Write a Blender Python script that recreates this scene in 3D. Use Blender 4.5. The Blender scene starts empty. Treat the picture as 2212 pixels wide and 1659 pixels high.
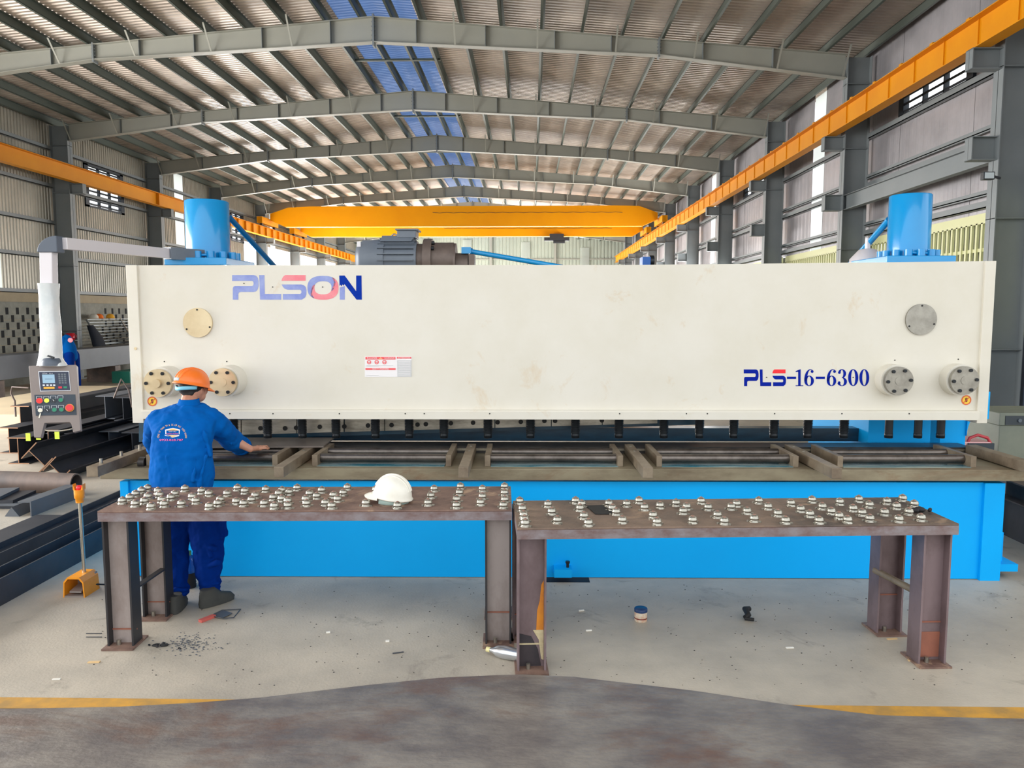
import bpy, bmesh, math, random
from math import pi, sin, cos, tan, radians, sqrt, atan2
from mathutils import Vector, Matrix
from mathutils.bvhtree import BVHTree
random.seed(7)
S = bpy.context.scene
COL = S.collection
# ------------------------------------------------------------------ camera
F = 1662.0; CX, CY = 1106.0, 829.5
CAMZ = 2.15
PITCH = math.atan(155.5 / F); YAW = math.atan(42 / F)
cam = bpy.data.cameras.new('camera'); cam.sensor_width = 36; cam.lens = F / 2212 * 36
cam.clip_end = 300; cam.clip_start = 0.05
camo = bpy.data.objects.new('camera', cam); COL.objects.link(camo)
camo.location = (0, 0, CAMZ); camo.rotation_euler = (pi/2 - PITCH, 0, YAW)
S.camera = camo
CR = Matrix.Rotation(YAW, 3, 'Z') @ Matrix.Rotation(pi/2 - PITCH, 3, 'X')
C0 = Vector((0, 0, CAMZ))
def ray(px, py): return (CR @ Vector(((px - CX)/F, -(py - CY)/F, -1))).normalized()
def at_y(px, py, y):
    d = ray(px, py); return C0 + d * (y / d.y)
def at_z(px, py, z=0.0):
    d = ray(px, py); return C0 + d * ((z - CAMZ) / d.z)
def at_x(px, py, x):
    d = ray(px, py); return C0 + d * (x / d.x)
# ------------------------------------------------------------------ world and light
S.view_settings.view_transform = 'Standard'; S.view_settings.look = 'None'
S.view_settings.gamma = 1; S.view_settings.use_curve_mapping = False
S.view_settings.exposure = -0.02
W = bpy.data.worlds.new('sky'); S.world = W; W.use_nodes = True
wn = W.node_tree; wn.nodes.clear()
wo = wn.nodes.new('ShaderNodeOutputWorld'); bg = wn.nodes.new('ShaderNodeBackground')
bg.inputs[0].default_value = (0.93, 0.97, 1.0, 1); bg.inputs[1].default_value = 2.2
wn.links.new(bg.outputs[0], wo.inputs[0])
S.cycles.max_bounces = 8; S.cycles.diffuse_bounces = 4; S.cycles.glossy_bounces = 3
S.cycles.transmission_bounces = 6; S.cycles.transparent_max_bounces = 8
S.cycles.sample_clamp_indirect = 6
def area(name, loc, rot, sx, sy, power=0, portal=False, col=(1, 1, 1)):
    l = bpy.data.lights.new(name, 'AREA'); l.shape = 'RECTANGLE'; l.size = sx; l.size_y = sy
    l.energy = power; l.color = col
    o = bpy.data.objects.new(name, l); o.location = loc; o.rotation_euler = rot; COL.objects.link(o)
    if portal: l.cycles.is_portal = True
    return o
# daylight portals in the hall's openings: open front gable behind the camera, open left bay
area('portal_front', (-3.68, -7.0, 2.6), (pi/2, 0, 0), 21, 5.2, 1, True)
area('portal_roof', (-3.68, -3.0, 8.4), (0, 0, 0), 22, 8, 1, True)
area('portal_left', (-15.4, 4.5, 3.6), (0, -pi/2, 0), 7.2, 22.5, 1, True)
area('portal_right', (7.95, 0.0, 3.6), (0, pi/2, 0), 7.2, 14, 1, True)
# unseen lamps added to brighten the hall: side openings and the closed far gable
area('fill_left_bays', (-15.1, 48.5, 2.0), (0, -pi/2, 0), 3.6, 22, 9800, col=(1, .98, .95))
area('fill_right_bays', (7.75, 44, 2.7), (0, pi/2, 0), 2.0, 28, 4200)
area('fill_far_gable', (-3.5, 66.4, 2.4), (-pi/2, 0, 0), 14, 4.6, 3000)
area('fill_left_near', (-15.35, 8.5, 3.6), (0, -pi/2, 0), 5.8, 13.5, 3600, col=(1, .985, .96))
# ------------------------------------------------------------------ materials
def lin(c):
    return tuple(((v/255)/12.92 if v/255 <= .04045 else ((v/255+.055)/1.055)**2.4) for v in c) + (1,)
M = {}
def mat(name, col, rough=.5, metal=0.0, var=None, vscale=3.0, amt=.5, bump=0.0, bscale=40, spec=None,
        trans=None, emit=None, estr=0, vstretch=None, var2=None, v2scale=1.0, v2lo=.55, v2hi=.7, coat=0, alpha=None):
    m = bpy.data.materials.new(name); m.use_nodes = True; nt = m.node_tree; N = nt.nodes; L = nt.links
    b = N['Principled BSDF']; b.inputs['Base Color'].default_value = lin(col)
    b.inputs['Roughness'].default_value = rough; b.inputs['Metallic'].default_value = metal
    if spec is not None: b.inputs['Specular IOR Level'].default_value = spec
    if coat: b.inputs['Coat Weight'].default_value = coat
    if trans: b.inputs['Transmission Weight'].default_value = trans
    if alpha is not None: b.inputs['Alpha'].default_value = alpha
    if emit: b.inputs['Emission Color'].default_value = lin(emit); b.inputs['Emission Strength'].default_value = estr
    if var or bump or var2:
        tc = N.new('ShaderNodeTexCoord'); vec = tc.outputs['Object']
        if vstretch:
            mp_ = N.new('ShaderNodeMapping'); mp_.inputs['Scale'].default_value = vstretch
            L.new(vec, mp_.inputs[0]); vec = mp_.outputs[0]
    last = None
    if var:
        n = N.new('ShaderNodeTexNoise'); n.inputs['Scale'].default_value = vscale; n.inputs['Detail'].default_value = 6
        n.inputs['Roughness'].default_value = .65
        r = N.new('ShaderNodeMapRange'); r.inputs[1].default_value = .38; r.inputs[2].default_value = .66
        r.inputs[3].default_value = 0; r.inputs[4].default_value = amt
        mx = N.new('ShaderNodeMix'); mx.data_type = 'RGBA'
        mx.inputs[6].default_value = lin(col); mx.inputs[7].default_value = lin(var)
        L.new(vec, n.inputs['Vector']); L.new(n.outputs[0], r.inputs[0]); L.new(r.outputs[0], mx.inputs[0])
        last = mx.outputs[2]
    if var2:
        n = N.new('ShaderNodeTexNoise'); n.inputs['Scale'].default_value = v2scale; n.inputs['Detail'].default_value = 8
        n.inputs['Roughness'].default_value = .7; n.inputs['Distortion'].default_value = .6
        r = N.new('ShaderNodeMapRange'); r.inputs[1].default_value = v2lo; r.inputs[2].default_value = v2hi
        mx = N.new('ShaderNodeMix'); mx.data_type = 'RGBA'
        mx.inputs[6].default_value = lin(col); mx.inputs[7].default_value = lin(var2)
        L.new(vec, n.inputs['Vector']); L.new(n.outputs[0], r.inputs[0]); L.new(r.outputs[0], mx.inputs[0])
        if last: L.new(last, mx.inputs[6])
        last = mx.outputs[2]
    if last: L.new(last, b.inputs['Base Color'])
    if bump:
        n = N.new('ShaderNodeTexNoise'); n.inputs['Scale'].default_value = bscale; n.inputs['Detail'].default_value = 5
        bu = N.new('ShaderNodeBump'); bu.inputs['Strength'].default_value = bump; bu.inputs['Distance'].default_value = .02
        L.new(vec, n.inputs['Vector']); L.new(n.outputs[0], bu.inputs['Height']); L.new(bu.outputs[0], b.inputs['Normal'])
    M[name] = m; return m
def tmat(name, col, tcol, mix=.5):   # translucent sheeting, lit from outside
    m = bpy.data.materials.new(name); m.use_nodes = True; nt = m.node_tree; N = nt.nodes; L = nt.links
    b = N['Principled BSDF']; b.inputs['Base Color'].default_value = lin(col); b.inputs['Roughness'].default_value = .3
    t = N.new('ShaderNodeBsdfTranslucent')
    tc = N.new('ShaderNodeTexCoord'); n = N.new('ShaderNodeTexNoise'); n.inputs['Scale'].default_value = 1.4; n.inputs['Detail'].default_value = 5
    mx = N.new('ShaderNodeMix'); mx.data_type = 'RGBA'; c = lin(tcol)
    mx.inputs[6].default_value = c; mx.inputs[7].default_value = tuple(v*(.62 if name == 'skylight_blue' else .97) for v in c[:3]) + (1,)
    L.new(tc.outputs['Object'], n.inputs['Vector']); L.new(n.outputs[0], mx.inputs[0]); L.new(mx.outputs[2], t.inputs[0])
    s = N.new('ShaderNodeMixShader'); s.inputs[0].default_value = mix
    L.new(b.outputs[0], s.inputs[1]); L.new(t.outputs[0], s.inputs[2]); L.new(s.outputs[0], N['Material Output'].inputs[0])
    M[name] = m; return m
mat('concrete', (186,175,158), .6, var=(150,142,130), vscale=.9, amt=.8, var2=(124,116,104), v2scale=2.2, v2lo=.58, v2hi=.76, bump=.15, bscale=60)
mat('yellow_paint_line', (205,150,55), .6, var=(150,120,70), vscale=6, amt=.8)
mat('floor_plate', (108,101,98), .45, metal=.2, var=(150,142,132), vscale=2.2, amt=.85, var2=(112,84,70), v2scale=.9, v2lo=.52, v2hi=.7, bump=.25, bscale=25, vstretch=(1,1.8,1))
mat('roof_sheet', (198,185,173), .42, metal=.3, var=(160,148,138), vscale=.8, amt=.8)
mat('roof_sheet_flat', (168,150,138), .5)
mat('purlin_steel', (84,93,86), .5, metal=.3)
mat('frame_grey', (158,158,148), .5, var=(146,147,140), vscale=.6, amt=.6)
mat('frame_dark', (124,130,132), .5, var=(112,119,122), vscale=.8, amt=.6)
mat('cladding_left', (176,170,156), .36, metal=.35, var=(140,138,128), vscale=.5, amt=.7)
mat('cladding_right', (176,172,176), .4, metal=.3, var=(130,128,132), vscale=.5, amt=.7)
mat('gable_sheet', (172,180,168), .5, metal=.1, var=(150,160,150), vscale=.4)
mat('dark_plaster', (70,82,100), .7, var=(48,60,76), vscale=1.2, amt=.8)
mat('block_wall', (148,148,138), .85, var=(120,122,114), vscale=3, amt=.8, bump=.3, bscale=20)
mat('mortar_band', (165,152,126), .8, var=(140,128,108), vscale=2)
mat('hole_dark', (30,32,34), .9)
mat('louvre_dark', (28,40,52), .5)
mat('louvre_blade', (190,196,200), .35, metal=.4)
mat('bar_yellow', (214,214,160), .5)
mat('girder_yellow', (220,144,6), .5, spec=.2, var=(205,125,10), vscale=.8, amt=.6)
mat('crane_yellow', (222,146,0), .5, spec=.15, var=(210,130,0), vscale=.3, amt=.6)
mat('rail_red', (190,66,40), .6)
mat('rail_dark', (50,42,40), .6)
mat('white_paint', (220,215,203), .4, spec=.3, var=(212,206,190), vscale=1.2, amt=.8, var2=(206,184,152), v2scale=3.1, v2lo=.61, v2hi=.8)
mat('machine_blue', (0,172,246), .45, var=(0,164,240), vscale=.7, amt=.6, spec=.2)
mat('cylinder_blue', (14,146,208), .22, var=(10,132,196), vscale=1.5, amt=.5, coat=.3)
mat('side_blue', (0,104,160), .35, var=(0,88,140), vscale=2)
mat('oily_blue', (24,104,124), .12, var=(160,176,172), vscale=3.2, amt=1.0, vstretch=(.5,2.6,1), spec=.7)
mat('bed_steel', (146,136,112), .5, metal=.25, var=(112,98,78), vscale=2.5, amt=.9, var2=(120,84,58), v2scale=1.4, v2lo=.55, v2hi=.75, vstretch=(1,1,3))
mat('dark_steel', (62,60,60), .35, metal=.6, var=(90,84,78), vscale=5, amt=.7)
mat('roller_steel', (112,104,98), .28, metal=.75, var=(70,64,60), vscale=6, amt=.8)
mat('bar_steel', (146,132,112), .5, metal=.3, var=(108,92,76), vscale=5, amt=.9)
mat('blade_steel', (200,192,176), .3, metal=.25, var=(120,112,98), vscale=3, amt=.8, vstretch=(1,1,4))
mat('bright_steel', (196,190,174), .25, metal=.85, var=(160,152,136), vscale=6, amt=.6)
mat('hub_steel', (158,154,144), .3, metal=.6, var=(124,120,112), vscale=9, amt=.8)
mat('brass_face', (214,196,160), .35, metal=.45, var=(196,174,136), vscale=5, amt=.7)
mat('spring_black', (34,38,42), .38, metal=.4)
mat('ram_dark', (34,72,92), .3, var=(24,44,58), vscale=2, amt=.9, vstretch=(1,1,4))
mat('gap_black', (18,20,22), .7)
mat('motor_grey', (108,116,126), .38, var=(92,100,110), vscale=4, amt=.5)
mat('manifold_brown', (112,98,90), .5, metal=.3, var=(80,70,66), vscale=8)
mat('logo_faded_blue', (134,146,204), .6, spec=.1, var=(160,170,212), vscale=9, amt=.8)
mat('logo_faded_red', (232,132,142), .6, spec=.1, var=(236,160,164), vscale=9, amt=.8)
mat('logo_blue', (0,44,150), .6, spec=.1, var=(0,62,170), vscale=14, amt=.4)
mat('logo_navy', (0,30,146), .6, spec=.1)
mat('logo_red', (238,16,34), .4)
mat('label_white', (232,228,228), .5)
mat('label_red', (232,80,84), .5)
mat('label_grey', (196,196,196), .5)
mat('label_orange', (250,160,120), .5)
mat('sticker_yellow', (246,200,60), .5)
mat('sticker_red', (214,90,50), .5)
mat('sticker_hand', (120,60,30), .5)
mat('hole_black', (24,22,20), .6)
mat('table_rust', (136,108,94), .6, metal=.1, var=(96,72,64), vscale=4.5, amt=1, var2=(172,142,116), v2scale=5, v2lo=.54, v2hi=.66, bump=.2, bscale=50)
mat('table_edge', (140,132,134), .45, metal=.3, var=(108,78,70), vscale=6, amt=.9, vstretch=(1,1,2))
mat('table_rust_dark', (128,106,90), .55, metal=.1, var=(56,50,48), vscale=1.8, amt=.95, var2=(164,136,110), v2scale=4.5, v2lo=.56, v2hi=.72, bump=.2, bscale=50)
mat('leg_steel', (164,152,147), .45, metal=.2, var=(110,92,84), vscale=3, amt=.8, vstretch=(1,1,.5))
mat('leg_steel_purple', (128,110,112), .45, metal=.2, var=(88,70,68), vscale=3, amt=.9, var2=(140,118,86), v2scale=2, v2lo=.6, v2hi=.75, vstretch=(1,1,.6))
mat('leg_shade_dark', (50,48,50), .5, metal=.2, var=(34,34,38), vscale=3)  # near-black tone puts the shade on the left table's leg flanges into colour
mat('orange_primer', (214,134,34), .6, var=(180,100,40), vscale=14)
mat('burnt_paint', (44,40,44), .5, var=(70,58,60), vscale=6)
mat('cream_flake', (206,190,150), .7, var=(150,130,100), vscale=20)
mat('rust_patch', (150,92,72), .6, var=(120,76,62), vscale=8)
mat('zinc', (176,172,160), .3, metal=.85, var=(110,106,98), vscale=30, amt=.5)
mat('ball_rust', (160,126,112), .4, metal=.5)
mat('helmet_white', (232,228,216), .3, var=(216,208,192), vscale=6, amt=.5)
mat('helmet_strap', (180,204,196), .5)
mat('coverall_blue', (0,90,168), .9, spec=.08, var=(0,74,150), vscale=5, amt=.6, bump=.4, bscale=9)
mat('trouser_blue', (0,44,126), .9, spec=.08, var=(0,36,112), vscale=5, amt=.6, bump=.4, bscale=9)
mat('skin', (190,138,114), .55, var=(172,116,92), vscale=12, amt=.5)
mat('hair', (26,22,22), .7)
mat('helmet_orange', (244,122,40), .35, var=(232,104,30), vscale=6, amt=.5)
mat('strap_blue', (120,190,214), .5)
mat('strap_grey', (160,176,180), .5)
mat('shoe_grey', (66,66,62), .8, var=(44,46,46), vscale=10)
mat('print_white', (222,222,232), .6)
mat('print_orange', (240,190,120), .6)
mat('print_pink', (240,96,160), .6)
mat('alu_paint', (214,208,210), .35, metal=.1)
mat('plastic_wrap', (222,222,220), .3, var=(196,204,206), vscale=7, amt=.7, bump=.5, bscale=10)
mat('elbow_grey', (84,92,104), .45)
mat('console_grey', (140,128,122), .5, var=(128,116,112), vscale=3)
mat('panel_slate', (48,60,72), .5)
mat('screen_navy', (22,34,62), .35)
mat('lcd', (150,184,206), .3)
mat('key_grey', (98,106,114), .5)
mat('btn_white', (220,222,228), .5)
mat('btn_amber', (240,176,50), .5)
mat('btn_red', (214,30,50), .4)
mat('btn_green', (20,130,96), .4)
mat('lamp_red', (235,20,20), .3, emit=(255,40,20), estr=.6)
mat('lamp_yellow', (220,240,60), .3, emit=(220,240,60), estr=.4)
mat('estop_red', (226,40,50), .35)
mat('estop_amber', (236,160,60), .4)
mat('pedal_orange', (236,150,30), .4, var=(214,128,20), vscale=8)
mat('pedal_grey', (150,140,134), .45, metal=.4)
mat('cable_black', (26,26,28), .6)
mat('stock_black', (40,44,52), .5, metal=.25, var=(62,62,66), vscale=2, amt=.8)
mat('stock_brown', (110,92,82), .6, metal=.2, var=(74,66,64), vscale=3, amt=.9)
mat('stock_cut', (150,112,84), .5, metal=.3)
mat('stock_grey', (92,96,102), .5, metal=.2, var=(74,78,84), vscale=1, amt=.7)
mat('sheet_tan', (196,180,150), .6, var=(178,162,134), vscale=1.2)
mat('tape_lime', (200,214,60), .5)
mat('work_sheet', (122,112,104), .4, metal=.35, var=(96,88,82), vscale=3)
mat('lid_blue', (18,52,98), .4)
mat('can_label', (206,196,176), .5, var=(190,120,80), vscale=22, amt=.7)
mat('can_stripe', (120,40,30), .5)
mat('bottle_clear', (225,235,240), .08, trans=.75)
mat('bottle_cap', (216,206,150), .5)
mat('bottle_blue', (40,110,196), .1, trans=.35)
mat('green_cap', (90,150,90), .5)
mat('foil', (200,204,208), .2, metal=.8)
mat('rag_black', (24,24,26), .7)
mat('paper_white', (226,222,212), .8)
mat('wood_chip', (214,180,130), .8)
mat('red_handle', (190,90,80), .6)
mat('wire_grey', (74,76,80), .5, metal=.3)
mat('welder_beige', (132,136,120), .5, var=(112,118,106), vscale=2, amt=.7)
mat('welder_dark', (54,62,68), .5)
mat('inverter_red', (196,60,66), .4)
mat('inverter_pink', (226,172,168), .5)
mat('bin_navy', (20,36,54), .5)
mat('green_bin', (0,110,92), .5)
mat('mug_red', (206,20,44), .3)
mat('jacket_black', (22,30,42), .9)
mat('grille_steel', (140,146,148), .4, metal=.4)
mat('dist_blue', (20,90,170), .4)
mat('flood_black', (34,38,44), .5)
mat('flood_glass', (196,206,212), .2)
mat('outside_green', (176,206,176), .7, var=(150,190,156), vscale=.5)
mat('outside_cream', (226,222,206), .7)
tmat('skylight_blue', (70,92,128), (100,128,176), .65)
tmat('strip_white', (235,240,240), (250,252,250), .8)
tmat('pale_sheet', (110,112,92), (150,150,120), .4)
mat('girder_far', (84,88,94), .5, metal=.2, var=(70,74,80), vscale=1, amt=.7)
# ------------------------------------------------------------------ mesh builder
class MB:
    def __init__(s): s.v = []; s.f = []; s.sm = []
    def add(s, vs, fs, smooth=False):
        b = len(s.v); s.v += [tuple(v) for v in vs]; s.f += [tuple(b+i for i in f) for f in fs]; s.sm += [smooth]*len(fs); return s
    def box(s, x0, x1, y0, y1, z0, z1, T=None):
        vs = [Vector(p) for p in ((x0,y0,z0),(x1,y0,z0),(x1,y1,z0),(x0,y1,z0),(x0,y0,z1),(x1,y0,z1),(x1,y1,z1),(x0,y1,z1))]
        if T is not None: vs = [T @ v for v in vs]
        return s.add(vs, [(0,3,2,1),(4,5,6,7),(0,1,5,4),(1,2,6,5),(2,3,7,6),(3,0,4,7)])
    def hexa(s, vs):  # 8 points, bottom ccw then top
        return s.add(vs, [(0,3,2,1),(4,5,6,7),(0,1,5,4),(1,2,6,5),(2,3,7,6),(3,0,4,7)])
    def beam(s, a, b, w, h, up=(0,0,1)):
        a = Vector(a); b = Vector(b); d = (b-a).normalized(); u = Vector(up)
        r = d.cross(u).normalized(); u = r.cross(d)
        o = [(-w/2,-h/2),(w/2,-h/2),(w/2,h/2),(-w/2,h/2)]
        vs = [a + r*x + u*y for x, y in o] + [b + r*x + u*y for x, y in o]
        return s.add(vs, [(3,2,1,0),(4,5,6,7),(0,1,5,4),(1,2,6,5),(2,3,7,6),(3,0,4,7)])
    def cyl(s, a, b, r, r2=None, n=24, caps=True, smooth=True):
        a = Vector(a); b = Vector(b); r2 = r if r2 is None else r2
        d = (b-a).normalized(); t = Vector((0,0,1)) if abs(d.z) < .9 else Vector((1,0,0))
        x = d.cross(t).normalized(); y = d.cross(x)
        vs = []
        for c, rr in ((a, r), (b, r2)):
            for i in range(n):
                t_ = 2*pi*i/n; vs.append(c + x*cos(t_)*rr + y*sin(t_)*rr)
        s.add(vs, [(i, i+n, (i+1)%n+n, (i+1)%n) for i in range(n)], smooth)
        if caps:
            s.add(vs[:n], [tuple(range(n))]); s.add(vs[n:], [tuple(reversed(range(n)))])
        return s
    def tube(s, pts, r, n=10, caps=True, flat=1.0, up=None):
        pts = [Vector(p) for p in pts]; rs = r if isinstance(r, (list, tuple)) else [r]*len(pts)
        prev = None; vs = []
        for i, p in enumerate(pts):
            d = (pts[min(i+1, len(pts)-1)] - pts[max(i-1, 0)]).normalized()
            if prev is None:
                t = Vector(up) if up else (Vector((0,0,1)) if abs(d.z) < .9 else Vector((1,0,0)))
                x = d.cross(t).normalized()
            else:
                x = (prev - d*prev.dot(d)).normalized()
            prev = x; y = d.cross(x)
            for k in range(n):
                a = 2*pi*k/n; vs.append(p + x*cos(a)*rs[i] + y*sin(a)*rs[i]*flat)
        m = len(pts)
        fs = [(i*n+k, i*n+(k+1)%n, (i+1)*n+(k+1)%n, (i+1)*n+k) for i in range(m-1) for k in range(n)]
        s.add(vs, fs, True)
        if caps: s.add(vs[:n], [tuple(reversed(range(n)))], True); s.add(vs[-n:], [tuple(range(n))], True)
        return s
    def limb(s, pts, rs, n=14, flat=1.0, up=None):   # round-ended limb
        pts = [Vector(p) for p in pts]; P = []; R = []
        d0 = (pts[0]-pts[1]).normalized(); d1 = (pts[-1]-pts[-2]).normalized()
        for a in (80, 60, 35): P.append(pts[0] + d0*rs[0]*sin(radians(a))*.9); R.append(rs[0]*cos(radians(a)))
        for i in range(len(pts)-1):
            for k in range(4):
                t = k/4; P.append(pts[i].lerp(pts[i+1], t)); tt = t*t*(3-2*t); R.append(rs[i]*(1-tt)+rs[i+1]*tt)
        P.append(pts[-1]); R.append(rs[-1])
        for a in (35, 60, 80): P.append(pts[-1] + d1*rs[-1]*sin(radians(a))*.9); R.append(rs[-1]*cos(radians(a)))
        return s.tube(P, R, n, True, flat, up)
    def lathe(s, prof, c=(0,0,0), n=24, T=None, sx=1, sy=1, smooth=True):   # prof [(r,z)]
        vs = []
        for r, z in prof:
            for i in range(n):
                a = 2*pi*i/n; p = Vector((r*cos(a)*sx, r*sin(a)*sy, z))
                if T is not None: p = T @ p
                vs.append(p + Vector(c))
        fs = [(j*n+i, j*n+(i+1)%n, (j+1)*n+(i+1)%n, (j+1)*n+i) for j in range(len(prof)-1) for i in range(n)]
        s.add(vs, fs, smooth)
        if prof[0][0] > 1e-4: s.add(vs[:n], [tuple(reversed(range(n)))])
        if prof[-1][0] > 1e-4: s.add(vs[-n:], [tuple(range(n))])
        return s
    def ell(s, c, rx, ry, rz, n=20, m=12, T=None):
        prof = [(sin(pi*j/m), -cos(pi*j/m)) for j in range(m+1)]
        vs = []
        for r, z in prof:
            for i in range(n):
                a = 2*pi*i/n; p = Vector((r*cos(a)*rx, r*sin(a)*ry, z*rz))
                if T is not None: p = T @ p
                vs.append(p + Vector(c))
        return s.add(vs, [(j*n+i, j*n+(i+1)%n, (j+1)*n+(i+1)%n, (j+1)*n+i) for j in range(m) for i in range(n)], True)
    def rings(s, rr, n=24, caps=True):   # rr: (center, rx, ry, power)
        vs = []
        for c, rx, ry, pw in rr:
            for i in range(n):
                a = 2*pi*i/n; ca, sa = cos(a), sin(a)
                vs.append(Vector(c) + Vector((math.copysign(abs(ca)**pw, ca)*rx, math.copysign(abs(sa)**pw, sa)*ry, 0)))
        m = len(rr)
        s.add(vs, [(j*n+i, j*n+(i+1)%n, (j+1)*n+(i+1)%n, (j+1)*n+i) for j in range(m-1) for i in range(n)], True)
        if caps: s.add(vs[:n], [tuple(reversed(range(n)))], True); s.add(vs[-n:], [tuple(range(n))], True)
        return s
    def prism(s, loop, d):   # loop of 3D points (planar), d extrude vector
        n = len(loop); d = Vector(d); a = [Vector(p) for p in loop]; b = [p + d for p in a]
        return s.add(a + b, [tuple(range(n)), tuple(reversed(range(n, 2*n)))] + [(i, i+n, (i+1)%n+n, (i+1)%n) for i in range(n)])
    def strip(s, A, B, smooth=False, closed=False):
        n = len(A); m = n if closed else n-1
        return s.add(list(A)+list(B), [(i, (i+1)%n, (i+1)%n+n, i+n) for i in range(m)], smooth)
    def hbeam(s, a, b, w, h, tf=.012, tw=.009, up=(0,0,1)):   # I section from a to b, up = web direction
        a = Vector(a); b = Vector(b); d = (b-a).normalized(); u = Vector(up); r = d.cross(u).normalized(); u = r.cross(d)
        s.beam(a + u*(h/2-tf/2), b + u*(h/2-tf/2), w, tf, u); s.beam(a - u*(h/2-tf/2), b - u*(h/2-tf/2), w, tf, u)
        return s.beam(a, b, tw, h-2*tf, u)
    def build(s, name, m, parent=None, world=False, bevel=0, fix=True, smooth_angle=None):
        me = bpy.data.meshes.new(name); vs = s.v
        if parent is not None and world:
            inv = mw(parent).inverted(); vs = [tuple(inv @ Vector(v)) for v in vs]
        me.from_pydata(vs, [], s.f)
        me.polygons.foreach_set('use_smooth', s.sm)
        if fix:
            bm = bmesh.new(); bm.from_mesh(me); bmesh.ops.recalc_face_normals(bm, faces=bm.faces); bm.to_mesh(me); bm.free()
        if m is not None: me.materials.append(M[m] if isinstance(m, str) else m)
        o = bpy.data.objects.new(name, me); COL.objects.link(o)
        if parent is not None: o.parent = parent
        if bevel:
            b = o.modifiers.new('bevel', 'BEVEL'); b.width = bevel; b.segments = 2; b.limit_method = 'ANGLE'; b.angle_limit = radians(40)
        return o
MWC = {}
def mw(o):
    if o.name in MWC: return MWC[o.name]
    m = Matrix.LocRotScale(o.location, o.rotation_euler, o.scale)
    if o.parent: m = mw(o.parent) @ m
    return m
def tag(o, label=None, cat=None, group=None, kind=None):
    if label: o['label'] = label
    if cat: o['category'] = cat
    if group: o['group'] = group
    if kind: o['kind'] = kind
    return o
def thing(name, loc, label, cat, rz=0, group=None, rot=None):
    o = bpy.data.objects.new(name, None); COL.objects.link(o); o.empty_display_size = .1
    o.location = loc; o.rotation_euler = rot or (0, 0, rz)
    return tag(o, label, cat, group)
def copy_tree(o, parent=None, loc=None, rot=None):
    c = o.copy(); COL.objects.link(c)
    if parent is not None: c.parent = parent
    if loc is not None: c.location = loc
    if rot is not None: c.rotation_euler = rot
    for ch in [k for k in CH.get(o.name, [])]: 
        copy_tree(ch, c)
    return c
CH = {}
def index_children(*roots):
    for r in roots:
        CH[r.name] = [o for o in COL.objects if o.parent == r]
        for k in CH[r.name]: index_children(k)
def remesh(o, vox, smooth=3, fac=.5):
    r = o.modifiers.new('remesh', 'REMESH'); r.mode = 'VOXEL'; r.voxel_size = vox; r.use_smooth_shade = True
    if smooth: sm = o.modifiers.new('smooth', 'SMOOTH'); sm.iterations = smooth; sm.factor = fac
    return o
def evalbvh(o):
    dg = bpy.context.evaluated_depsgraph_get(); e = o.evaluated_get(dg); me = e.to_mesh()
    T = mw(o) ; b = BVHTree.FromPolygons([T @ v.co for v in me.vertices], [tuple(p.vertices) for p in me.polygons]); e.to_mesh_clear(); return b
def text2d(body, size=1.0):    # letters as flat 2D mesh: verts, faces
    cu = bpy.data.curves.new('t', 'FONT'); cu.body = body; cu.size = size; cu.align_x = 'CENTER'; cu.resolution_u = 3
    o = bpy.data.objects.new('t', cu); COL.objects.link(o)
    bpy.context.view_layer.update()
    me = bpy.data.meshes.new_from_object(o)
    vs = [(v.co.x, v.co.y) for v in me.vertices]; fs = [tuple(p.vertices) for p in me.polygons]
    bpy.data.objects.remove(o); bpy.data.curves.remove(cu); bpy.data.meshes.remove(me)
    return vs, fs
# ------------------------------------------------------------------ hall dimensions
XR, XL = 7.21, -14.56          # inner faces of the column rows
XRW, XLW = 7.88, -15.24        # wall planes
RX = -3.68; RZ = 8.95; SL = .0855
YF, YB = -7.0, 66.7
FR = [12.48 + 6*i for i in range(9)]
def roofz(x): return RZ - abs(x - RX)*SL
def wave(y0, y1, pitch, amp):
    out = []; y = y0
    while y < y1:
        out += [(y, 0), (y+pitch*.45, 0), (y+pitch*.55, amp), (y+pitch*.9, amp)]; y += pitch
    out.append((y1, 0)); return [(min(a, y1), b) for a, b in out]
# floor
fl = MB().box(-60, 60, -30, 110, -.2, 0).build('floor', 'concrete'); tag(fl, kind='structure')
# ceiling: corrugated sheet with the ridge skylight left open
prof = wave(1.0, YB, .15, .028)
def roofpiece(x0, x1, y0, y1, name, m, parent=None, lift=0.0):
    b = MB(); pr = [(y, h) for y, h in prof if y0 <= y <= y1]
    A = [Vector((x0, y, roofz(x0)+.24+h+lift)) for y, h in pr]; B = [Vector((x1, y, roofz(x1)+.24+h+lift)) for y, h in pr]
    b.strip(A, B); o = b.build(name, m, parent, fix=False); return o
SKX = 1.05
ceil_ = roofpiece(XLW-.3, RX-SKX+.1, 1, YB, 'ceiling', 'roof_sheet'); tag(ceil_, kind='structure')
cr = roofpiece(RX+SKX-.1, XRW+.3, 1, YB, 'roof_slope', 'roof_sheet', ceil_)
b = MB()
pr = [(y, h) for y, h in prof]
for x0, x1 in ((RX-SKX, RX), (RX, RX+SKX)):
    b.strip([Vector((x0, y, roofz(x0)+.29+h)) for y, h in pr], [Vector((x1, y, roofz(x1)+.29+h)) for y, h in pr])
b.build('skylight_panel', 'skylight_blue', ceil_, fix=False)
purx = [RX-.3, RX+.45]
for i in range(12):
    purx += [RX-1.12-.93*i, RX+1.12+.93*i]
for x in purx:
    z = roofz(x); b = MB()
    b.box(x-.008, x+.008, 1, YB, z+.02, z+.22); b.box(x-.05, x+.008, 1, YB, z+.015, z+.03); b.box(x-.008, x+.06, 1, YB, z+.21, z+.225)
    b.build('purlin', 'purlin_steel', ceil_)
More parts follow.
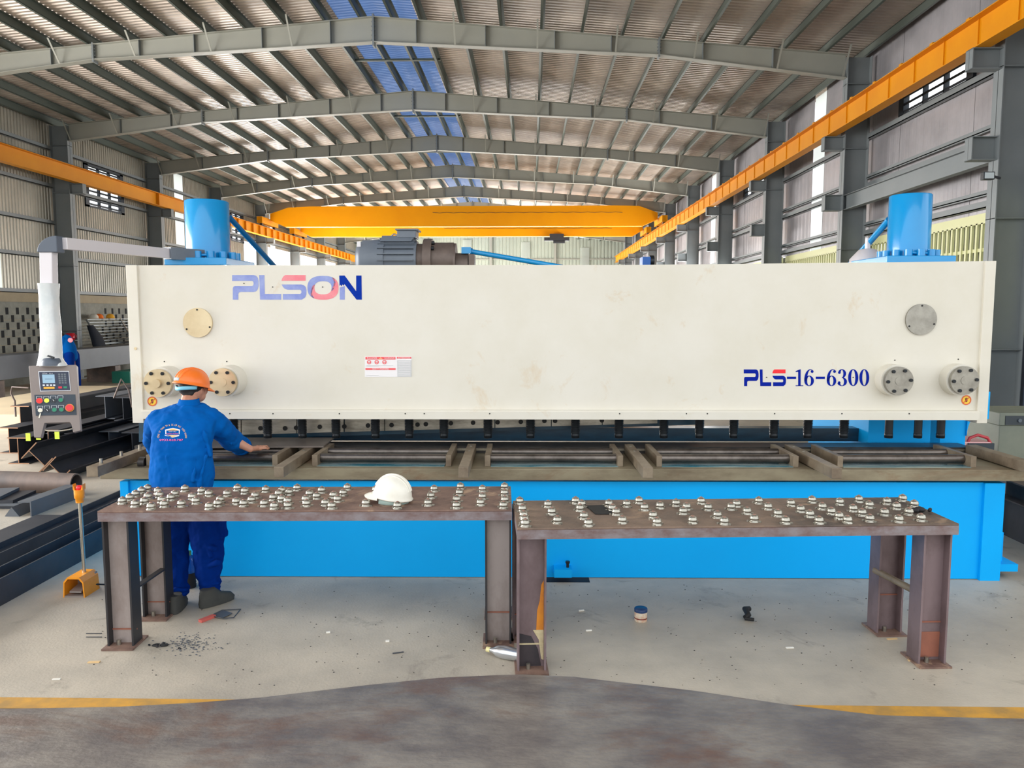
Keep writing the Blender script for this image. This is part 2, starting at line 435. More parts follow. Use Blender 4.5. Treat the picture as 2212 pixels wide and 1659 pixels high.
for y in [FR[i]+3 for i in range(0, 8)]:   # sag rods across the skylight
    b = MB(); b.beam((RX-1.2, y, roofz(RX-1.2)+.1), (RX+1.2, y, roofz(RX+1.2)+.1), .09, .05); b.build('ridge_tie', 'purlin_steel', ceil_)
# portal frames
def frame():
    r = thing('portal_frame', (0, FR[0], 0), 'x', 'steel frame', 0, 'painted steel portal frames of the hall')
    def dep(d): # rafter depth by distance from ridge
        return .56 - (.56-.34)*d/6.6 if d < 6.6 else .34 + (.52-.34)*(d-6.6)/4.28
    for s in (-1, 1):
        end = 10.88; ds = [0, 2.1, 4.2, 6.6, 8.7, end]
        for k in range(2):
            b = MB(); q = ds[:4] if k == 0 else ds[3:]
            top = [Vector((RX+s*d, 0, roofz(RX+s*d))) for d in q]; bot = [Vector((RX+s*d, 0, roofz(RX+s*d)-dep(d))) for d in q]
            for i in range(len(q)-1):
                for (p0, p1, w, t) in ((top[i], top[i+1], .2, .014), (bot[i], bot[i+1], .2, .014)): b.beam(p0, p1, w, t)
            off = Vector((0, .005, 0))
            b.prism([p - off for p in top] + [p - off for p in reversed(bot)], (0, .01, 0))
            b.build('rafter', 'frame_grey', r)
        for d in (6.6,):
            x = RX+s*d; z = roofz(x)
            b = MB().box(x-.02, x+.02, -.1, .1, z-dep(d)-.06, z+.04)
            for k in range(5): b.cyl((x-.045, -.06, z-.02-k*.075), (x+.045, -.06, z-.02-k*.075), .014, n=8)
            b.build('splice_plate', 'frame_dark', r)
        for d in (1.0, 2.6, 4.2, 5.5, 7.6, 9.2):
            x = RX+s*d; z = roofz(x); MB().box(x-.006, x+.006, -.1, .1, z-dep(d), z).build('web_stiffener', 'frame_dark', r)
        for d in (1.9, 3.8, 5.6, 7.4, 9.3, 10.8):   # flange braces up to the purlins
            x = RX+s*d; z = roofz(x)
            b = MB(); b.beam((x, -.08, z-dep(min(d, 10.5))), (x, -.5, z+.08), .04, .01); b.beam((x, .08, z-dep(min(d, 10.5))), (x, .5, z+.08), .04, .01)
            b.build('flange_brace', 'frame_grey', r)
    b = MB().box(RX-.02, RX+.02, -.1, .1, RZ-.66, RZ+.06)
    for k in range(6): b.cyl((RX-.045, -.06, RZ-.01-k*.1), (RX+.045, -.06, RZ-.01-k*.1), .014, n=8)
    b.build('ridge_plate', 'frame_dark', r)
    for s, xi, xo in ((1, XR, XRW-.12), (-1, XL, XLW+.12)):
        top = roofz(xi)-.05
        b = MB(); b.box(min(xi, xi+s*.014), max(xi, xi+s*.014), -.13, .13, 0, top); b.box(min(xo, xo-s*.014), max(xo, xo-s*.014), -.13, .13, 0, top+(-.0))
        b.box(min(xi, xo), max(xi, xo), -.006, .006, 0, top)
        for z in (1.55, 3.6, 5.9, 7.35): b.box(min(xi, xo), max(xi, xo), -.125, .125, z, z+.012)
        b.box(min(xi, xo)-.06, max(xi, xo)+.06, -.2, .2, 0, .025)
        b.build('column', 'frame_dark', r)
        # crane bracket
        for z0, z1, xx in ((5.87, 6.185, xi - s*(.46 if s > 0 else .4)), (4.5, 4.86, xi - s*.4)):
            b = MB()
            if s < 0 and z0 < 5: continue
            b.box(min(xi, xx), max(xi, xx), -.1, .1, z1-.014, z1); b.box(min(xi, xx), max(xi, xx), -.1, .1, z0, z0+.014)
            b.box(min(xi, xx), max(xi, xx), -.006, .006, z0, z1); b.box(min(xx, xx+s*.014), max(xx, xx+s*.014), -.1, .1, z0, z1)
            b.build('crane_bracket' if z0 > 5 else 'lower_bracket', 'frame_dark', r)
    return r
f0 = frame(); index_children(f0)
ords = ['', 'second', 'third', 'fourth', 'fifth', 'sixth', 'seventh', 'eighth', 'ninth']
f0['label'] = 'grey steel frame nearest the camera, its right column at the right picture edge'
flab = ['grey steel frame with the wide rafter crossing the top of the picture',
        'grey steel frame whose left column stands behind the white control arm, second rafter from top',
        'grey steel frame with the third rafter from the top, left column behind the blue cylinder',
        'grey steel frame with the fourth rafter down from the top of the picture',
        'grey steel frame with the fifth rafter down, just above the nearer yellow crane',
        'grey steel frame whose rafter passes right behind the top of the yellow cranes',
        'distant grey steel frame seen below the yellow cranes, before the last one',
        'last grey steel frame, standing against the pale far end wall']
for i in range(1, 9):
    c = copy_tree(f0, loc=(0, FR[i], 0)); c['label'] = flab[i-1]
# walls -------------------------------------------------------------
def wallsheet(x, y0, y1, z0, z1, pitch, amp, b, nose):
    pr = wave(y0, y1, pitch, amp)
    b.strip([Vector((x+nose*h, y, z0)) for y, h in pr], [Vector((x+nose*h, y, z1)) for y, h in pr])
def side_wall(side):
    L = side == 'left'; x = XLW if L else XRW; nose = 1 if L else -1
    ztop = roofz(x)+.25; zc = 2.75 if L else 3.85
    b = MB(); y0 = 16.2 if L else 7.0
    if L: strips = [(21.1, 21.95), (33.0, 33.85), (45.0, 45.9)]; vents = [(26.3, 28.8), (38.3, 40.8)]; vz = (5.75, 7.2)
    else: strips = [(21.4, 22.25), (33.7, 34.5), (45.4, 46.3)]; vents = [(14.3, 17.1), (26.4, 29.2), (38.4, 41.2)]; vz = (6.25, 7.1)
    cuts = sorted(strips + vents); y = y0
    opn = 36.9 if L else 1e9     # left wall open below the crane girder beyond here
    pit, amp = (.14, .024) if L else (.3, .004)
    def seg(a, c):
        if L and c > opn:
            if a < opn: wallsheet(x, a, opn, zc, ztop, pit, amp, b, nose)
            wallsheet(x, max(a, opn), min(c, 60), 5.9, ztop, pit, amp, b, nose)
            if c > 60: wallsheet(x, 60, c, 0, ztop, pit, amp, b, nose)
        else: wallsheet(x, a, c, zc, ztop, pit, amp, b, nose)
    for c0, c1 in cuts:
        seg(y, c0)
        if (c0, c1) in vents:
            wallsheet(x, c0, c1, zc, vz[0], pit, amp, b, nose); wallsheet(x, c0, c1, vz[1], ztop, pit, amp, b, nose)
        y = c1
    seg(y, YB)
    w = b.build('wall_'+side, 'cladding_'+side, fix=False); tag(w, kind='structure')
    # girts
    zs = ((2.72, 3.82, 4.9, 6.04, 7.2) if L else (3.92, 5.0, 6.12, 7.2))
    for i in range(-1 if not L else 1, 9):
        a = (FR[i] if i >= 0 else 6.48)+.13; e = (FR[i+1] if i+1 < 9 else YB)-.13
        if e - a < 1: continue
        if i < 0: a = 7.1; e = FR[0]-.13
        for z in zs:
            if L and a > 36 and z < 6: continue
            g = MB(); xi = x + nose*.05
            g.box(min(xi, xi+nose*.1), max(xi, xi+nose*.1), a, e, z, z+.02); g.box(min(xi+nose*.09, xi+nose*.1), max(xi+nose*.09, xi+nose*.1), a, e, z, z+.12)
            if not L and z < 5.5:
                g.box(min(xi, xi+nose*.1), max(xi, xi+nose*.1), a, e, z+.22, z+.24); g.box(min(xi+nose*.09, xi+nose*.1), max(xi+nose*.09, xi+nose*.1), a, e, z+.2, z+.3)
            g.build('girt', 'frame_dark', w)
    return w, strips, vents, vz
wl, st_l, ve_l, vz_l = side_wall('left'); wr, st_r, ve_r, vz_r = side_wall('right')
wn_i = 1
def strip_window(x, y0, y1, z0, z1):
    global wn_i
    o = MB().box(x-.004, x+.004, y0-.02, y1+.02, z0, z1).build('window_%d' % wn_i, 'strip_white'); tag(o, kind='structure'); wn_i += 1
for y0, y1 in st_l: strip_window(XLW-.02, y0, y1, 2.75 if y0 < 37 else 5.9, roofz(XLW)+.1)
for y0, y1 in st_r: strip_window(XRW+.02, y0, y1, 3.85, roofz(XRW)+.1)
def vent(x, y0, y1, z0, z1, nose):
    global wn_i
    b = MB(); t = .06
    for a in ((y0, y0+.22, z0, z1), (y1-.22, y1, z0, z1), (y0, y1, z0, z0+t), (y0, y1, z1-t, z1)): b.box(x-.06, x+.06, *a)
    n = 3
    for k in range(1, n): yy = y0+.22+(y1-y0-.44)*k/n; b.box(x-.05, x+.05, yy-.02, yy+.02, z0, z1)
    o = b.build('window_%d' % wn_i, 'louvre_dark'); tag(o, kind='structure'); wn_i += 1
    z = z0+.12
    while z < z1-.1:
        g = MB(); s = nose
        g.hexa([(x-.05*s, y0+.2, z+.0), (x+.05*s, y0+.2, z-.05), (x+.05*s, y1-.2, z-.05), (x-.05*s, y1-.2, z),
                (x-.05*s, y0+.2, z+.05), (x+.05*s, y0+.2, z), (x+.05*s, y1-.2, z), (x-.05*s, y1-.2, z+.05)])
        g.build('louvre_blade', 'louvre_dark', o); z += .15
for y0, y1 in ve_l: vent(XLW, y0, y1, vz_l[0], vz_l[1], 1)
for y0, y1 in ve_r: vent(XRW, y0, y1, vz_r[0], vz_r[1], -1)
# right wall below the cladding: pale bar screens and dark plastered dwarf wall
dw = MB().box(XRW-.06, XRW+.14, 7.0, YB, 0, 1.75).build('trim_1', 'dark_plaster'); tag(dw, kind='structure')
for i in range(-1, 7):
    a = FR[i]+.2 if i >= 0 else 7.1; e = (FR[i+1] if i >= 0 else FR[0])-.2
    b = MB(); b.box(XRW-.03, XRW+.03, a, e, 3.68, 3.86); b.box(XRW-.03, XRW+.03, a, e, 1.72, 1.8); b.box(XRW-.01, XRW+.02, a, e, 3.2, 3.26); b.box(XRW-.01, XRW+.02, a, e, 2.5, 2.56)
    y = a
    while y < e: b.box(XRW-.03, XRW+.01, y, y+.055, 1.78, 3.7); y += .16
    o = b.build('window_%d' % wn_i, 'bar_yellow'); tag(o, kind='structure'); wn_i += 1
    g = MB().box(XRW+.3, XRW+.31, a, e, 1.7, 3.9); 
    g.build('backing_sheet', 'pale_sheet', o)
# left dwarf wall of concrete blocks with open courses
b = MB(); b.box(XLW-.1, XLW+.1, 16.2, 36.9, 0, 2.1); b.box(XLW-.12, XLW+.12, 16.2, 36.9, 2.45, 2.75)
b.box(XLW-.1, XLW+.1, 16.2, 36.9, 2.1, 2.45)
lw = b.build('trim_2', 'block_wall'); tag(lw, kind='structure')
b = MB()
for bay in (18.9, 25.9, 31.5):
    for r in range(6):
        z = .98 + r*.22
        for k in range(8):
            y = bay + .9 + k*.46 + (.23 if r % 2 else 0)
            b.box(XLW+.095, XLW+.106, y, y+.12, z, z+.2)
b.build('vent_hole', 'hole_dark', lw)
b = MB()
for z in [.24*i for i in range(1, 9)]: b.box(XLW+.1, XLW+.103, 16.2, 36.9, z-.006, z+.006)
b.build('mortar_joint', 'mortar_band', lw)
MB().box(XLW+.1, XLW+.13, 16.2, 36.9, 2.45, 2.74).build('concrete_band', 'mortar_band', lw)
# back gable
b = MB(); pr = wave(XLW, XRW, .3, .03)
b.strip([Vector((x, YB+h, 0)) for x, h in pr], [Vector((x, YB+h, roofz(x)+.2)) for x, h in pr])
wb = b.build('wall_back', 'gable_sheet', fix=False); tag(wb, kind='structure')
for z in (3, 5, 6.6): MB().box(XLW, XRW, YB-.12, YB-.02, z, z+.1).build('girt', 'frame_grey', wb)
for x in (-9, -3.5, 2): MB().box(x-.1, x+.1, YB-.25, YB-.05, 0, roofz(x)).build('gable_post', 'frame_grey', wb)
for px, y0, y1 in ((1009, 518, 560), (1135, 523, 557), (1263, 535, 600)):
    p = at_y(px, y0, YB-.1); q = at_y(px, y1, YB-.1)
    o = MB().box(p.x-.38, p.x+.38, YB-.15, YB-.13, q.z, p.z).build('window_%d' % wn_i, None); wn_i += 1
    o.data.materials.append(M['strip_white']); tag(o, kind='structure')
# ties along the right columns
tb = MB(); tb.hbeam((XR+.1, FR[0]+.0+.01, 4.68), (XR+.1, FR[1]-.01, 4.68), .15, .34)
tag(tb.build('tie_beam', 'frame_dark'), 'grey steel tie beam between the two nearest right columns above the blue cylinder', 'beam')
# neighbouring open bay outside the left wall
b = MB(); b.box(-30, -29.8, 34, 75, 2.6, 7)
o = b.build('wall_outside', 'outside_green', fix=True); tag(o, kind='structure')
b = MB()
for z in (4.0, 5.4): b.box(-29.8, -29.6, 34, 75, z, z+.3)
for y in (38, 46, 54, 62): b.box(-29.7, -29.3, y, y+.4, 0, 7)
b.box(-20.2, -19.9, 36, 62, 5.2, 5.6)
for y in (42, 50, 58): b.box(-20.2, -19.9, y, y+.3, 0, 5.3)
o = b.build('trim_3', 'outside_cream'); tag(o, kind='structure')
# ------------------------------------------------------------------ crane runway girders
def runway(xc, side, label):
    r = thing('crane_runway_girder', (xc, 5, 0), label, 'crane girder', 0, 'yellow crane runway girders')
    zb, zt = 6.19, 6.66; y1 = 59
    MB().box(-.006, .006, 0, y1, zb+.012, zt-.012).build('web_plate', 'girder_yellow', r)
    MB().box(-.14, .14, 0, y1, zt-.014, zt).build('top_flange', 'girder_yellow', r)
    MB().box(-.12, .12, 0, y1, zb, zb+.014).build('bottom_flange', 'girder_yellow', r)
    MB().box(-.03, .03, 0, y1, zt, zt+.05).build('crane_rail', 'rail_red' if side > 0 else 'rail_dark', r)
    st = None
    for k in range(56):
        y = .5 + k*1.0
        if side < 0 and y < 31 and k % 12: continue
        sw = .11 if side < 0 else .03
        o = MB().box(-sw, sw, -.006, .006, zb+.014, zt-.014).build('stiffener', 'girder_yellow', r) if st is None else st.copy()
        if st is None: st = o
        else: COL.objects.link(o)
        o.location = (0, y, 0)
    if side > 0:
        for k in range(50):
            o = MB().box(-.14, -.05, -.05, .05, zt, zt+.03).build('rail_clip', 'girder_yellow', r) if k == 0 else o0.copy()
            if k == 0: o0 = o
            else: COL.objects.link(o)
            o.location = (0, 1+k*1.1, 0)
    return r
runway(6.9, 1, 'yellow crane runway girder with red rail along the right wall')
runway(-14.3, -1, 'yellow crane runway girder with dark rail along the left wall')
# ------------------------------------------------------------------ bridge cranes
def bridge(y, zt, zb, label, cut, hx=None):
    r = thing('bridge_crane', (0, y, 0), label, 'crane', 0, 'yellow overhead bridge cranes')
    x0, x1 = -14.3, 6.9; b = MB()
    prof = [(x0+.2, zb+.35), (x0+cut, zb), (x1-cut, zb), (x1-.2, zb+.35), (x1-.2, zb+.7), (x1-cut*1.2, zt-.03), (x1-cut*1.2-1.2, zt), (x0+cut*1.2+1.2, zt), (x0+cut*1.2, zt-.06), (x0+.2, zb+.7)]
    b.prism([(px, -.22, z) for px, z in prof], (0, .44, 0)); b.build('bridge_girder', 'crane_yellow', r)
    for x in (x0, x1):
        e = MB().box(x-.14, x+.14, -1.3, 1.3, 6.82, 7.15).build('end_truck', 'crane_yellow', r)
        for yy in (-1.0, 1.0): MB().cyl((x-.06, yy, 6.82), (x+.06, yy, 6.82), .11).build('wheel', 'rail_dark', e)
    pts = []
    for k in range(14):
        xa = x0+9+k*.75; pts += [(xa, -.3, zt-.35), (xa+.37, -.3, zt-.38)]
    MB().tube(pts, .012, n=5).build('festoon_cable', 'cable_black', r)
    if hx is not None:
        h = MB().box(hx-.42, hx+.42, -.75, -.25, zb-.25, zb+.1).box(hx-.75, hx+.75, -.6, -.3, zb-.3, zb-.1).build('hoist', 'flood_black', r)
        MB().beam((hx, -.5, zb+.1), (hx, -.5, zt-.15), .05, .05).build('hoist_post', 'flood_black', h)
        MB().cyl((hx-.2, -.5, zb-.35), (hx+.5, -.5, zb-.35), .1, n=12).build('hoist_motor', 'flood_black', h)
    return r
bridge(42, 7.8, 6.72, 'nearer yellow overhead bridge crane spanning the hall', 1.0)
bridge(47.5, 7.55, 6.72, 'farther yellow bridge crane with dark hoist, showing below the nearer one', .8, 1.5)
fl_ = thing('flood_light', tuple(at_y(2133, 381, 12.2)), 'small black floodlight on the nearest right column', 'floodlight')
MB().box(-.1, .07, -.08, .02, -.06, .06).build('housing', 'flood_black', fl_, bevel=.01)
MB().box(-.085, .05, -.088, -.08, -.045, .045).build('lens', 'flood_glass', fl_)
MB().beam((.05, -.03, 0), (.22, .05, -.02), .03, .03).build('bracket', 'flood_black', fl_)
# yellow line and floor plate
def fpoly(name, pts, z0, z1, m, tagk=None):
    P = [at_z(x, y, z1) if not isinstance(x, Vector) else x for x, y in pts]
    return MB().prism([(p.x, p.y, z0) for p in P], (0, 0, z1-z0)).build(name, m)
a = at_z(0, 1507); b_ = at_z(2212, 1529); c = at_z(2212, 1552); d = at_z(0, 1531)
e = (b_-a); a2 = a - e*.6; b2 = b_ + e*.6; c2 = c + e*.6; d2 = d - e*.6
o = MB().prism([(p.x, p.y, .001) for p in (a2, b2, c2, d2)], (0, 0, .002)).build('trim_4', 'yellow_paint_line'); tag(o, kind='structure')
edge = [(-260, 1528), (0, 1531), (250, 1527), (420, 1518), (560, 1507), (800, 1479), (950, 1464), (1080, 1458), (1130, 1457), (1240, 1462), (1500, 1492), (1700, 1522), (1900, 1545), (2212, 1553), (2500, 1557)]
P = [at_z(x, y, .02) for x, y in edge]
lo = [(P[-1].x+1, -1.5), (P[0].x-1, -1.5)]
o = MB().prism([(p.x, p.y, .004) for p in P] + [(x, y, .004) for x, y in lo], (0, 0, .016)).build('steel_plate', 'floor_plate')
tag(o, 'large scuffed brown-grey steel plate lying on the floor in the foreground', 'steel plate')
# ------------------------------------------------------------------ hydraulic shear
MR = radians(.85)
mach = thing('shearing_machine', (.25, 6.08, 0), 'long white and blue hydraulic plate shear with blue cylinders at both ends', 'shearing machine', MR)
MI = mw(mach).inverted(); CL = MI @ C0
def mp(px, py, v):
    d = MI.to_3x3() @ ray(px, py); t = (v - CL.y)/d.y; return CL + d*t
def mz(px, py, z):
    d = MI.to_3x3() @ ray(px, py); t = (z - CL.z)/d.z; return CL + d*t
U = lambda px, py, v: mp(px, py, v).x
Z = lambda px, py, v: mp(px, py, v).z
def part(b, name, m, parent=mach, **k): return b.build(name, m, parent, **k)
# base
zb0 = Z(1200, 1247, 0); zb1 = Z(1100, 1040, 0)
uL, uR = U(283, 1150, 0), U(2120, 1150, 0)
part(MB().box(uL, uR, .0, .05, zb0, zb1), 'front_plate', 'machine_blue')
for a, c, s in ((U(262, 1120, -.03), uL+.01, -1), (uR-.01, U(2168, 1120, -.03), 1)):
    part(MB().box(a, c, -.03, .12, zb0-.02, zb1+.0), 'corner_post', 'machine_blue', bevel=.004)
a, c = U(262, 1120, -.03), U(2168, 1120, -.03)
for u0, u1 in ((a, a+.09), (c-.09, c)):   # side frame plates with the C throat
    b = MB(); prof = [(.1, .06), (2.5, .06), (2.5, 2.3), (.95, 2.3), (.95, .95), (.6, .85), (.1, .8)]
    b.prism([(u0, v, z) for v, z in prof], (u1-u0, 0, 0)); part(b, 'side_frame', 'machine_blue')
# side housings seen under the beam
hu = (U(1876, 930, .95), U(2086, 930, .95)); hl = (U(330, 930, .95), U(492, 930, .95))
for (u0, u1), s in ((hu, 1), (hl, -1)):
    part(MB().box(u0, u1, .95, 2.4, .4, 2.35), 'side_housing', 'machine_blue')
    uo = u1 if s > 0 else u0; e = .15*s
    b = MB(); n = 8; arc = [(uo + e*(1-cos(k/n*pi/2)), 1.02 + .24*sin(k/n*pi/2)) for k in range(n+1)]
    b.prism([(uo, .93, 1.26)] + [(u, .93, z) for u, z in arc], (0, .1, 0)); part(b, 'throat_gusset', 'machine_blue')
# cross members behind the gap
part(MB().box(-2.9, 3.2, 1.15, 1.3, Z(1000, 952, 1.15), Z(1000, 924, 1.15)), 'back_gauge_beam', 'ram_dark')
def incl(px0, y0t, y0b, px1, y1t, y1b, v, th):
    A = [mp(px0, y0b, v), mp(px1, y1b, v), mp(px1, y1t, v), mp(px0, y0t, v)]
    return MB().prism(A, (0, th, 0))
part(incl(300, 890, 955, 1520, 870, 917, .93, .5), 'ram', 'ram_dark')
segs = [(492, 520), (522, 570), (572, 640), (642, 742), (745, 830), (832, 960), (962, 1068), (1070, 1190), (1192, 1300), (1302, 1420)]
for x0, x1 in segs:
    yb = lambda x: 940 - (x-490)*.0275; yt = lambda x: 908 - (x-490)*.012
    part(incl(x0, yt(x0), yb(x0), x1, yt(x1), yb(x1), .9, .04), 'blade_segment', 'blade_steel')
b = MB()
for x, y in ((563, 925), (616, 925), (640, 924), (691, 922), (744, 921), (795, 919), (846, 918), (902, 917), (920, 916), (974, 914), (1022, 913), (1075, 912), (1125, 911), (1176, 909), (1199, 909), (1300, 908)):
    p = mp(x, y, .9); part(MB().cyl((p.x, .892, p.z), (p.x, .91, p.z), .021, n=14), 'blade_bolt', 'hole_black')
# bed
zt = .97
part(MB().box(U(300, 960, .7), U(2090, 960, .7), .62, .86, .86, zt), 'blade_bed', 'dark_steel')
part(MB().box(U(540, 960, .62), U(2085, 960, .62), .612, .622, .935, .955), 'lower_blade', 'bright_steel')
fz0, fz1 = Z(1100, 1037, -.06), Z(1100, 1013, -.06)
uBL, uBR = U(216, 1030, -.06), U(2262, 1030, -.06)
b = MB(); b.prism([(uBL, -.06, fz0), (uBR, -.06, fz0), (uBR, .2, fz0), (3.95, .62, fz0), (-3.4, .62, fz0), (uBL+.16, .1, fz0)], (0, 0, fz1-fz0))
part(b, 'table_plate', 'bed_steel', bevel=.003)
b = MB(); x0 = [(597, 680), (968, 1053), (1342, 1424), (1722, 1812)]
for p0, p1 in ((330, 594), (684, 960), (1060, 1336), (1430, 1714), (1822, 2098)):
    b.box(U(p0, 1008, .03), U(p1, 1008, .03), .03, .6, fz1, fz1+.004)
part(b, 'oiled_tray', 'oily_blue')
# roller sets
for p0, p1 in ((322, 594), (680, 969), (1053, 1340), (1424, 1719), (1815, 2103)):
    a = U(p0, 1005, .03); c = U(p1, 1005, .03)
    for q in (a, c):
        part(MB().box(q-.022, q+.022, .03, .6, fz1+.001, 1.0), 'roller_bracket', 'bar_steel', bevel=.002)
    for v in (.14, .4):
        r_ = part(MB().cyl((a+.02, v, .96), (c-.02, v, .96), .036, n=20), 'roller', 'roller_steel')
# support arms standing out toward the operator
for px in (199, 602, 1001, 1400, 1808):
    u = U(px, 1017, -.43); big = .006 if px == 199 else 0
    o = part(MB().box(u-.037-big, u+.037+big, -.43, .6, .918, .998), 'support_arm', 'bar_steel', bevel=.003)
    for v in ((-.3, 0, .3) if px == 199 else (.25, .48)):
        part(MB().cyl((u, v, .99), (u, v, 1.035 if px == 199 else 1.001), .012, n=10), 'stop_pin', 'zinc', o)
u = U(2084, 975, .6)+.05
part(MB().box(u-.045, u+.045, -1.1, .6, .918, .998), 'support_arm', 'bar_steel', bevel=.003)
# small wheel beside left arm
part(MB().cyl((U(316, 1000, .05)-.05, .05, .93), (U(316, 1000, .05), .05, .93), .05), 'guide_wheel', 'dark_steel')
# white beam
VB = .45
x0, x1 = U(279, 750, VB), U(2142, 750, VB)
zlo, zhi = Z(1200, 905, VB), Z(700, 572.5, VB); zhr = Z(2142, 563.5, VB); zs0 = Z(300, 914, VB)
sL, sR = U(303, 750, VB), U(2119, 750, VB)
def topz(u): return zhi if u < .6 else zhi + (zhr-zhi)*((u-.6)/(x1-.6))
us = [sL+(sR-sL)*i/40 for i in range(41)]
b = MB(); b.prism([(us[0], VB+.025, zlo+.05)] + [(us[-1], VB+.025, zlo+.05)] + [(u, VB+.025, topz(u)) for u in reversed(us)], (0, .2, 0))
part(b, 'front_beam', 'white_paint', fix=True)
ridge = Z(1200, 886, VB)
b = MB(); b.prism([(sL-.0, VB+.03, zlo), (sL, VB-.035, zlo), (sL, VB-.035, ridge-.012), (sL, VB-.02, ridge), (sL, VB+.03, ridge)], (sR-sL, 0, 0))
part(b, 'bottom_lip', 'white_paint')
b = MB()
for px in (376, 498, 591, 734, 876, 917, 1058, 1338, 1482, 1527, 1672, 1817, 1962): 
    q = mp(px, 893, VB-.02); b.cyl((q.x, VB-.038, q.z), (q.x, VB-.01, q.z), .006, n=8)
part(b, 'lip_screws', 'hole_black')
for u0, u1, n in ((x0, sL, 0), (sR, x1, 1)):
    b = MB(); b.prism([(u0, VB, zs0 if n == 0 else zs0+.008), (u1, VB, zs0 if n == 0 else zs0+.008), (u1, VB, topz(u1)), (u0, VB, topz(u0))], (0, .23, 0))
    part(b, 'beam_stile', 'white_paint', bevel=.004)
q = U(2133, 780, VB+.24)
part(MB().box(q, q+.035, VB+.23, VB+.26, Z(2136, 905, VB+.24), Z(2136, 846, VB+.24)), 'edge_strip', 'machine_blue')
q = U(285, 780, VB+.24)
part(MB().box(q-.012, q+.03, VB+.23, VB+.26, Z(288, 910, VB+.24), Z(288, 846, VB+.24)), 'edge_strip', 'machine_blue')
part(MB().cyl((U(293, 753, VB), VB-.006, Z(293, 753, VB)), (U(293, 753, VB), VB, Z(293, 753, VB)), .012, n=12), 'plug_screw', 'brass_face')
# flanged hubs
for px, py, m, pr, tip in ((340, 828, 'brass_face', .22, 1), (480, 826, 'brass_face', .22, 0), (1943, 823, 'hub_steel', .16, 0), (2085, 822, 'hub_steel', .16, 0)):
    v = VB+.025-pr; c = mp(px, py, v); R_ = 30*(6.2+v)/F*1.0
    h = part(MB().cyl((c.x, v+.045, c.z), (c.x, VB+.03, c.z), R_*1.13, n=40), 'hub_boss', 'white_paint')
    part(MB().cyl((c.x, v+.03, c.z), (c.x, v+.05, c.z), R_*.93, n=36), 'seal_ring', 'hole_black', h)
    part(MB().cyl((c.x, v, c.z), (c.x, v+.035, c.z), R_, n=40), 'hub_flange', m, h, bevel=.003)
    part(MB().cyl((c.x, v-(.03 if tip else .004), c.z), (c.x, v+.01, c.z), .036, n=20), 'hub_pin', m, h)
    for k in range(6):
        a = radians(60*k + (0 if px < 1000 else 4)); bx, bz = c.x+cos(a)*R_*.8, c.z+sin(a)*R_*.8
        part(MB().cyl((bx, v-.012, bz), (bx, v+.005, bz), .014, n=12).cyl((bx, v-.013, bz), (bx, v-.011, bz), .008, n=6), 'hub_bolt', 'spring_black', h)
for px, py, r, m in ((428, 697, 31, 'brass_face'), (1989, 690, 32.5, 'hub_steel')):
    c = mp(px, py, VB+.02); rr = r*6.67/F
    o = part(MB().cyl((c.x, VB+.008, c.z), (c.x, VB+.03, c.z), rr, n=48), 'cover_disc', m, bevel=.002)
    for a in (90, 210, 340):
        part(MB().cyl((c.x+cos(radians(a))*rr*.88, VB+.005, c.z+sin(radians(a))*rr*.88), (c.x+cos(radians(a))*rr*.88, VB+.01, c.z+sin(radians(a))*rr*.88), .008, n=8), 'disc_screw', 'hole_black', o)
# lettering -----------------------------------------------------------
VT = VB+.0235
def dec(name, loop, m, v=VT): return part(MB().prism([(q.x, v, q.z) for q in (mp(x, y, v) for x, y in loop)], (0, .002, 0)), name, m)
def G(loop, ox=480, oy=580, s=6.9125): return [(ox+x/s, oy+y/s) for x, y in loop]
gP = [(148,98),(470,98),(505,108),(532,140),(543,190),(543,262),(530,310),(505,342),(470,350),(275,350),(250,358),(240,380),(240,465),(158,465),(158,300),(166,272),(190,262),(440,262),(460,254),(468,235),(468,212),(460,194),(445,185),(148,185)]
gL = [(552,98),(630,98),(635,380),(880,380),(880,465),(565,465)]
gS1 = [(940,98),(1245,98),(1245,183),(885,183),(892,155),(912,120)]
gS2 = [(888,238),(1180,238),(1215,248),(1245,275),(1258,320),(1256,385),(1240,430),(1190,465),(905,465),(905,380),(1165,380),(1182,365),(1182,333),(1165,318),(975,318),(930,300),(905,272)]
gN = [(1748,105),(1828,105),(2000,340),(2000,105),(2080,105),(2085,465),(2005,465),(1825,232),(1812,258),(1795,236),(1782,268),(1765,240),(1752,262)]
gN2 = [(1755,282),(1785,275),(1812,266),(1830,262),(1830,465),(1755,465)]
for nm, g, m in (('letter_p', gP, 'logo_faded_blue'), ('letter_l', gL, 'logo_faded_blue'), ('letter_s', gS1, 'logo_faded_red'), ('letter_s', gS2, 'logo_faded_blue'), ('letter_n', gN, 'logo_blue'), ('letter_n', gN2, 'logo_faded_blue')):
    dec(nm, G(g), m)
def oring(off, m):
    A = []; B = []; n = 44
    for i in range(n+1):
        t = i/n; a0 = 238 - 258*t; a = radians(a0 + off); pw = .8
        ca = math.copysign(abs(cos(a))**pw, cos(a)); sa = math.copysign(abs(sin(a))**pw, sin(a))
        ko = min(1, (1-t)/.3 + .12); ki = min(1, t/.3 + .12)
        ox, oy, ix, iy = 232, 178, 128, 98
        A.append((1505+ca*(ix+(ox-ix)*ko), 288-sa*(iy+(oy-iy)*ko))); B.append((1505+ca*(ox-(ox-ix)*ki), 288-sa*(oy-(oy-iy)*ki)))
    la = [mp(*q, VT) for q in G(A)]; lb = [mp(*q, VT) for q in G(B)]
    part(MB().strip([(q.x, VT, q.z) for q in la], [(q.x, VT, q.z) for q in lb]), 'letter_o', m)
oring(0, 'logo_faded_blue'); oring(180, 'logo_faded_red')
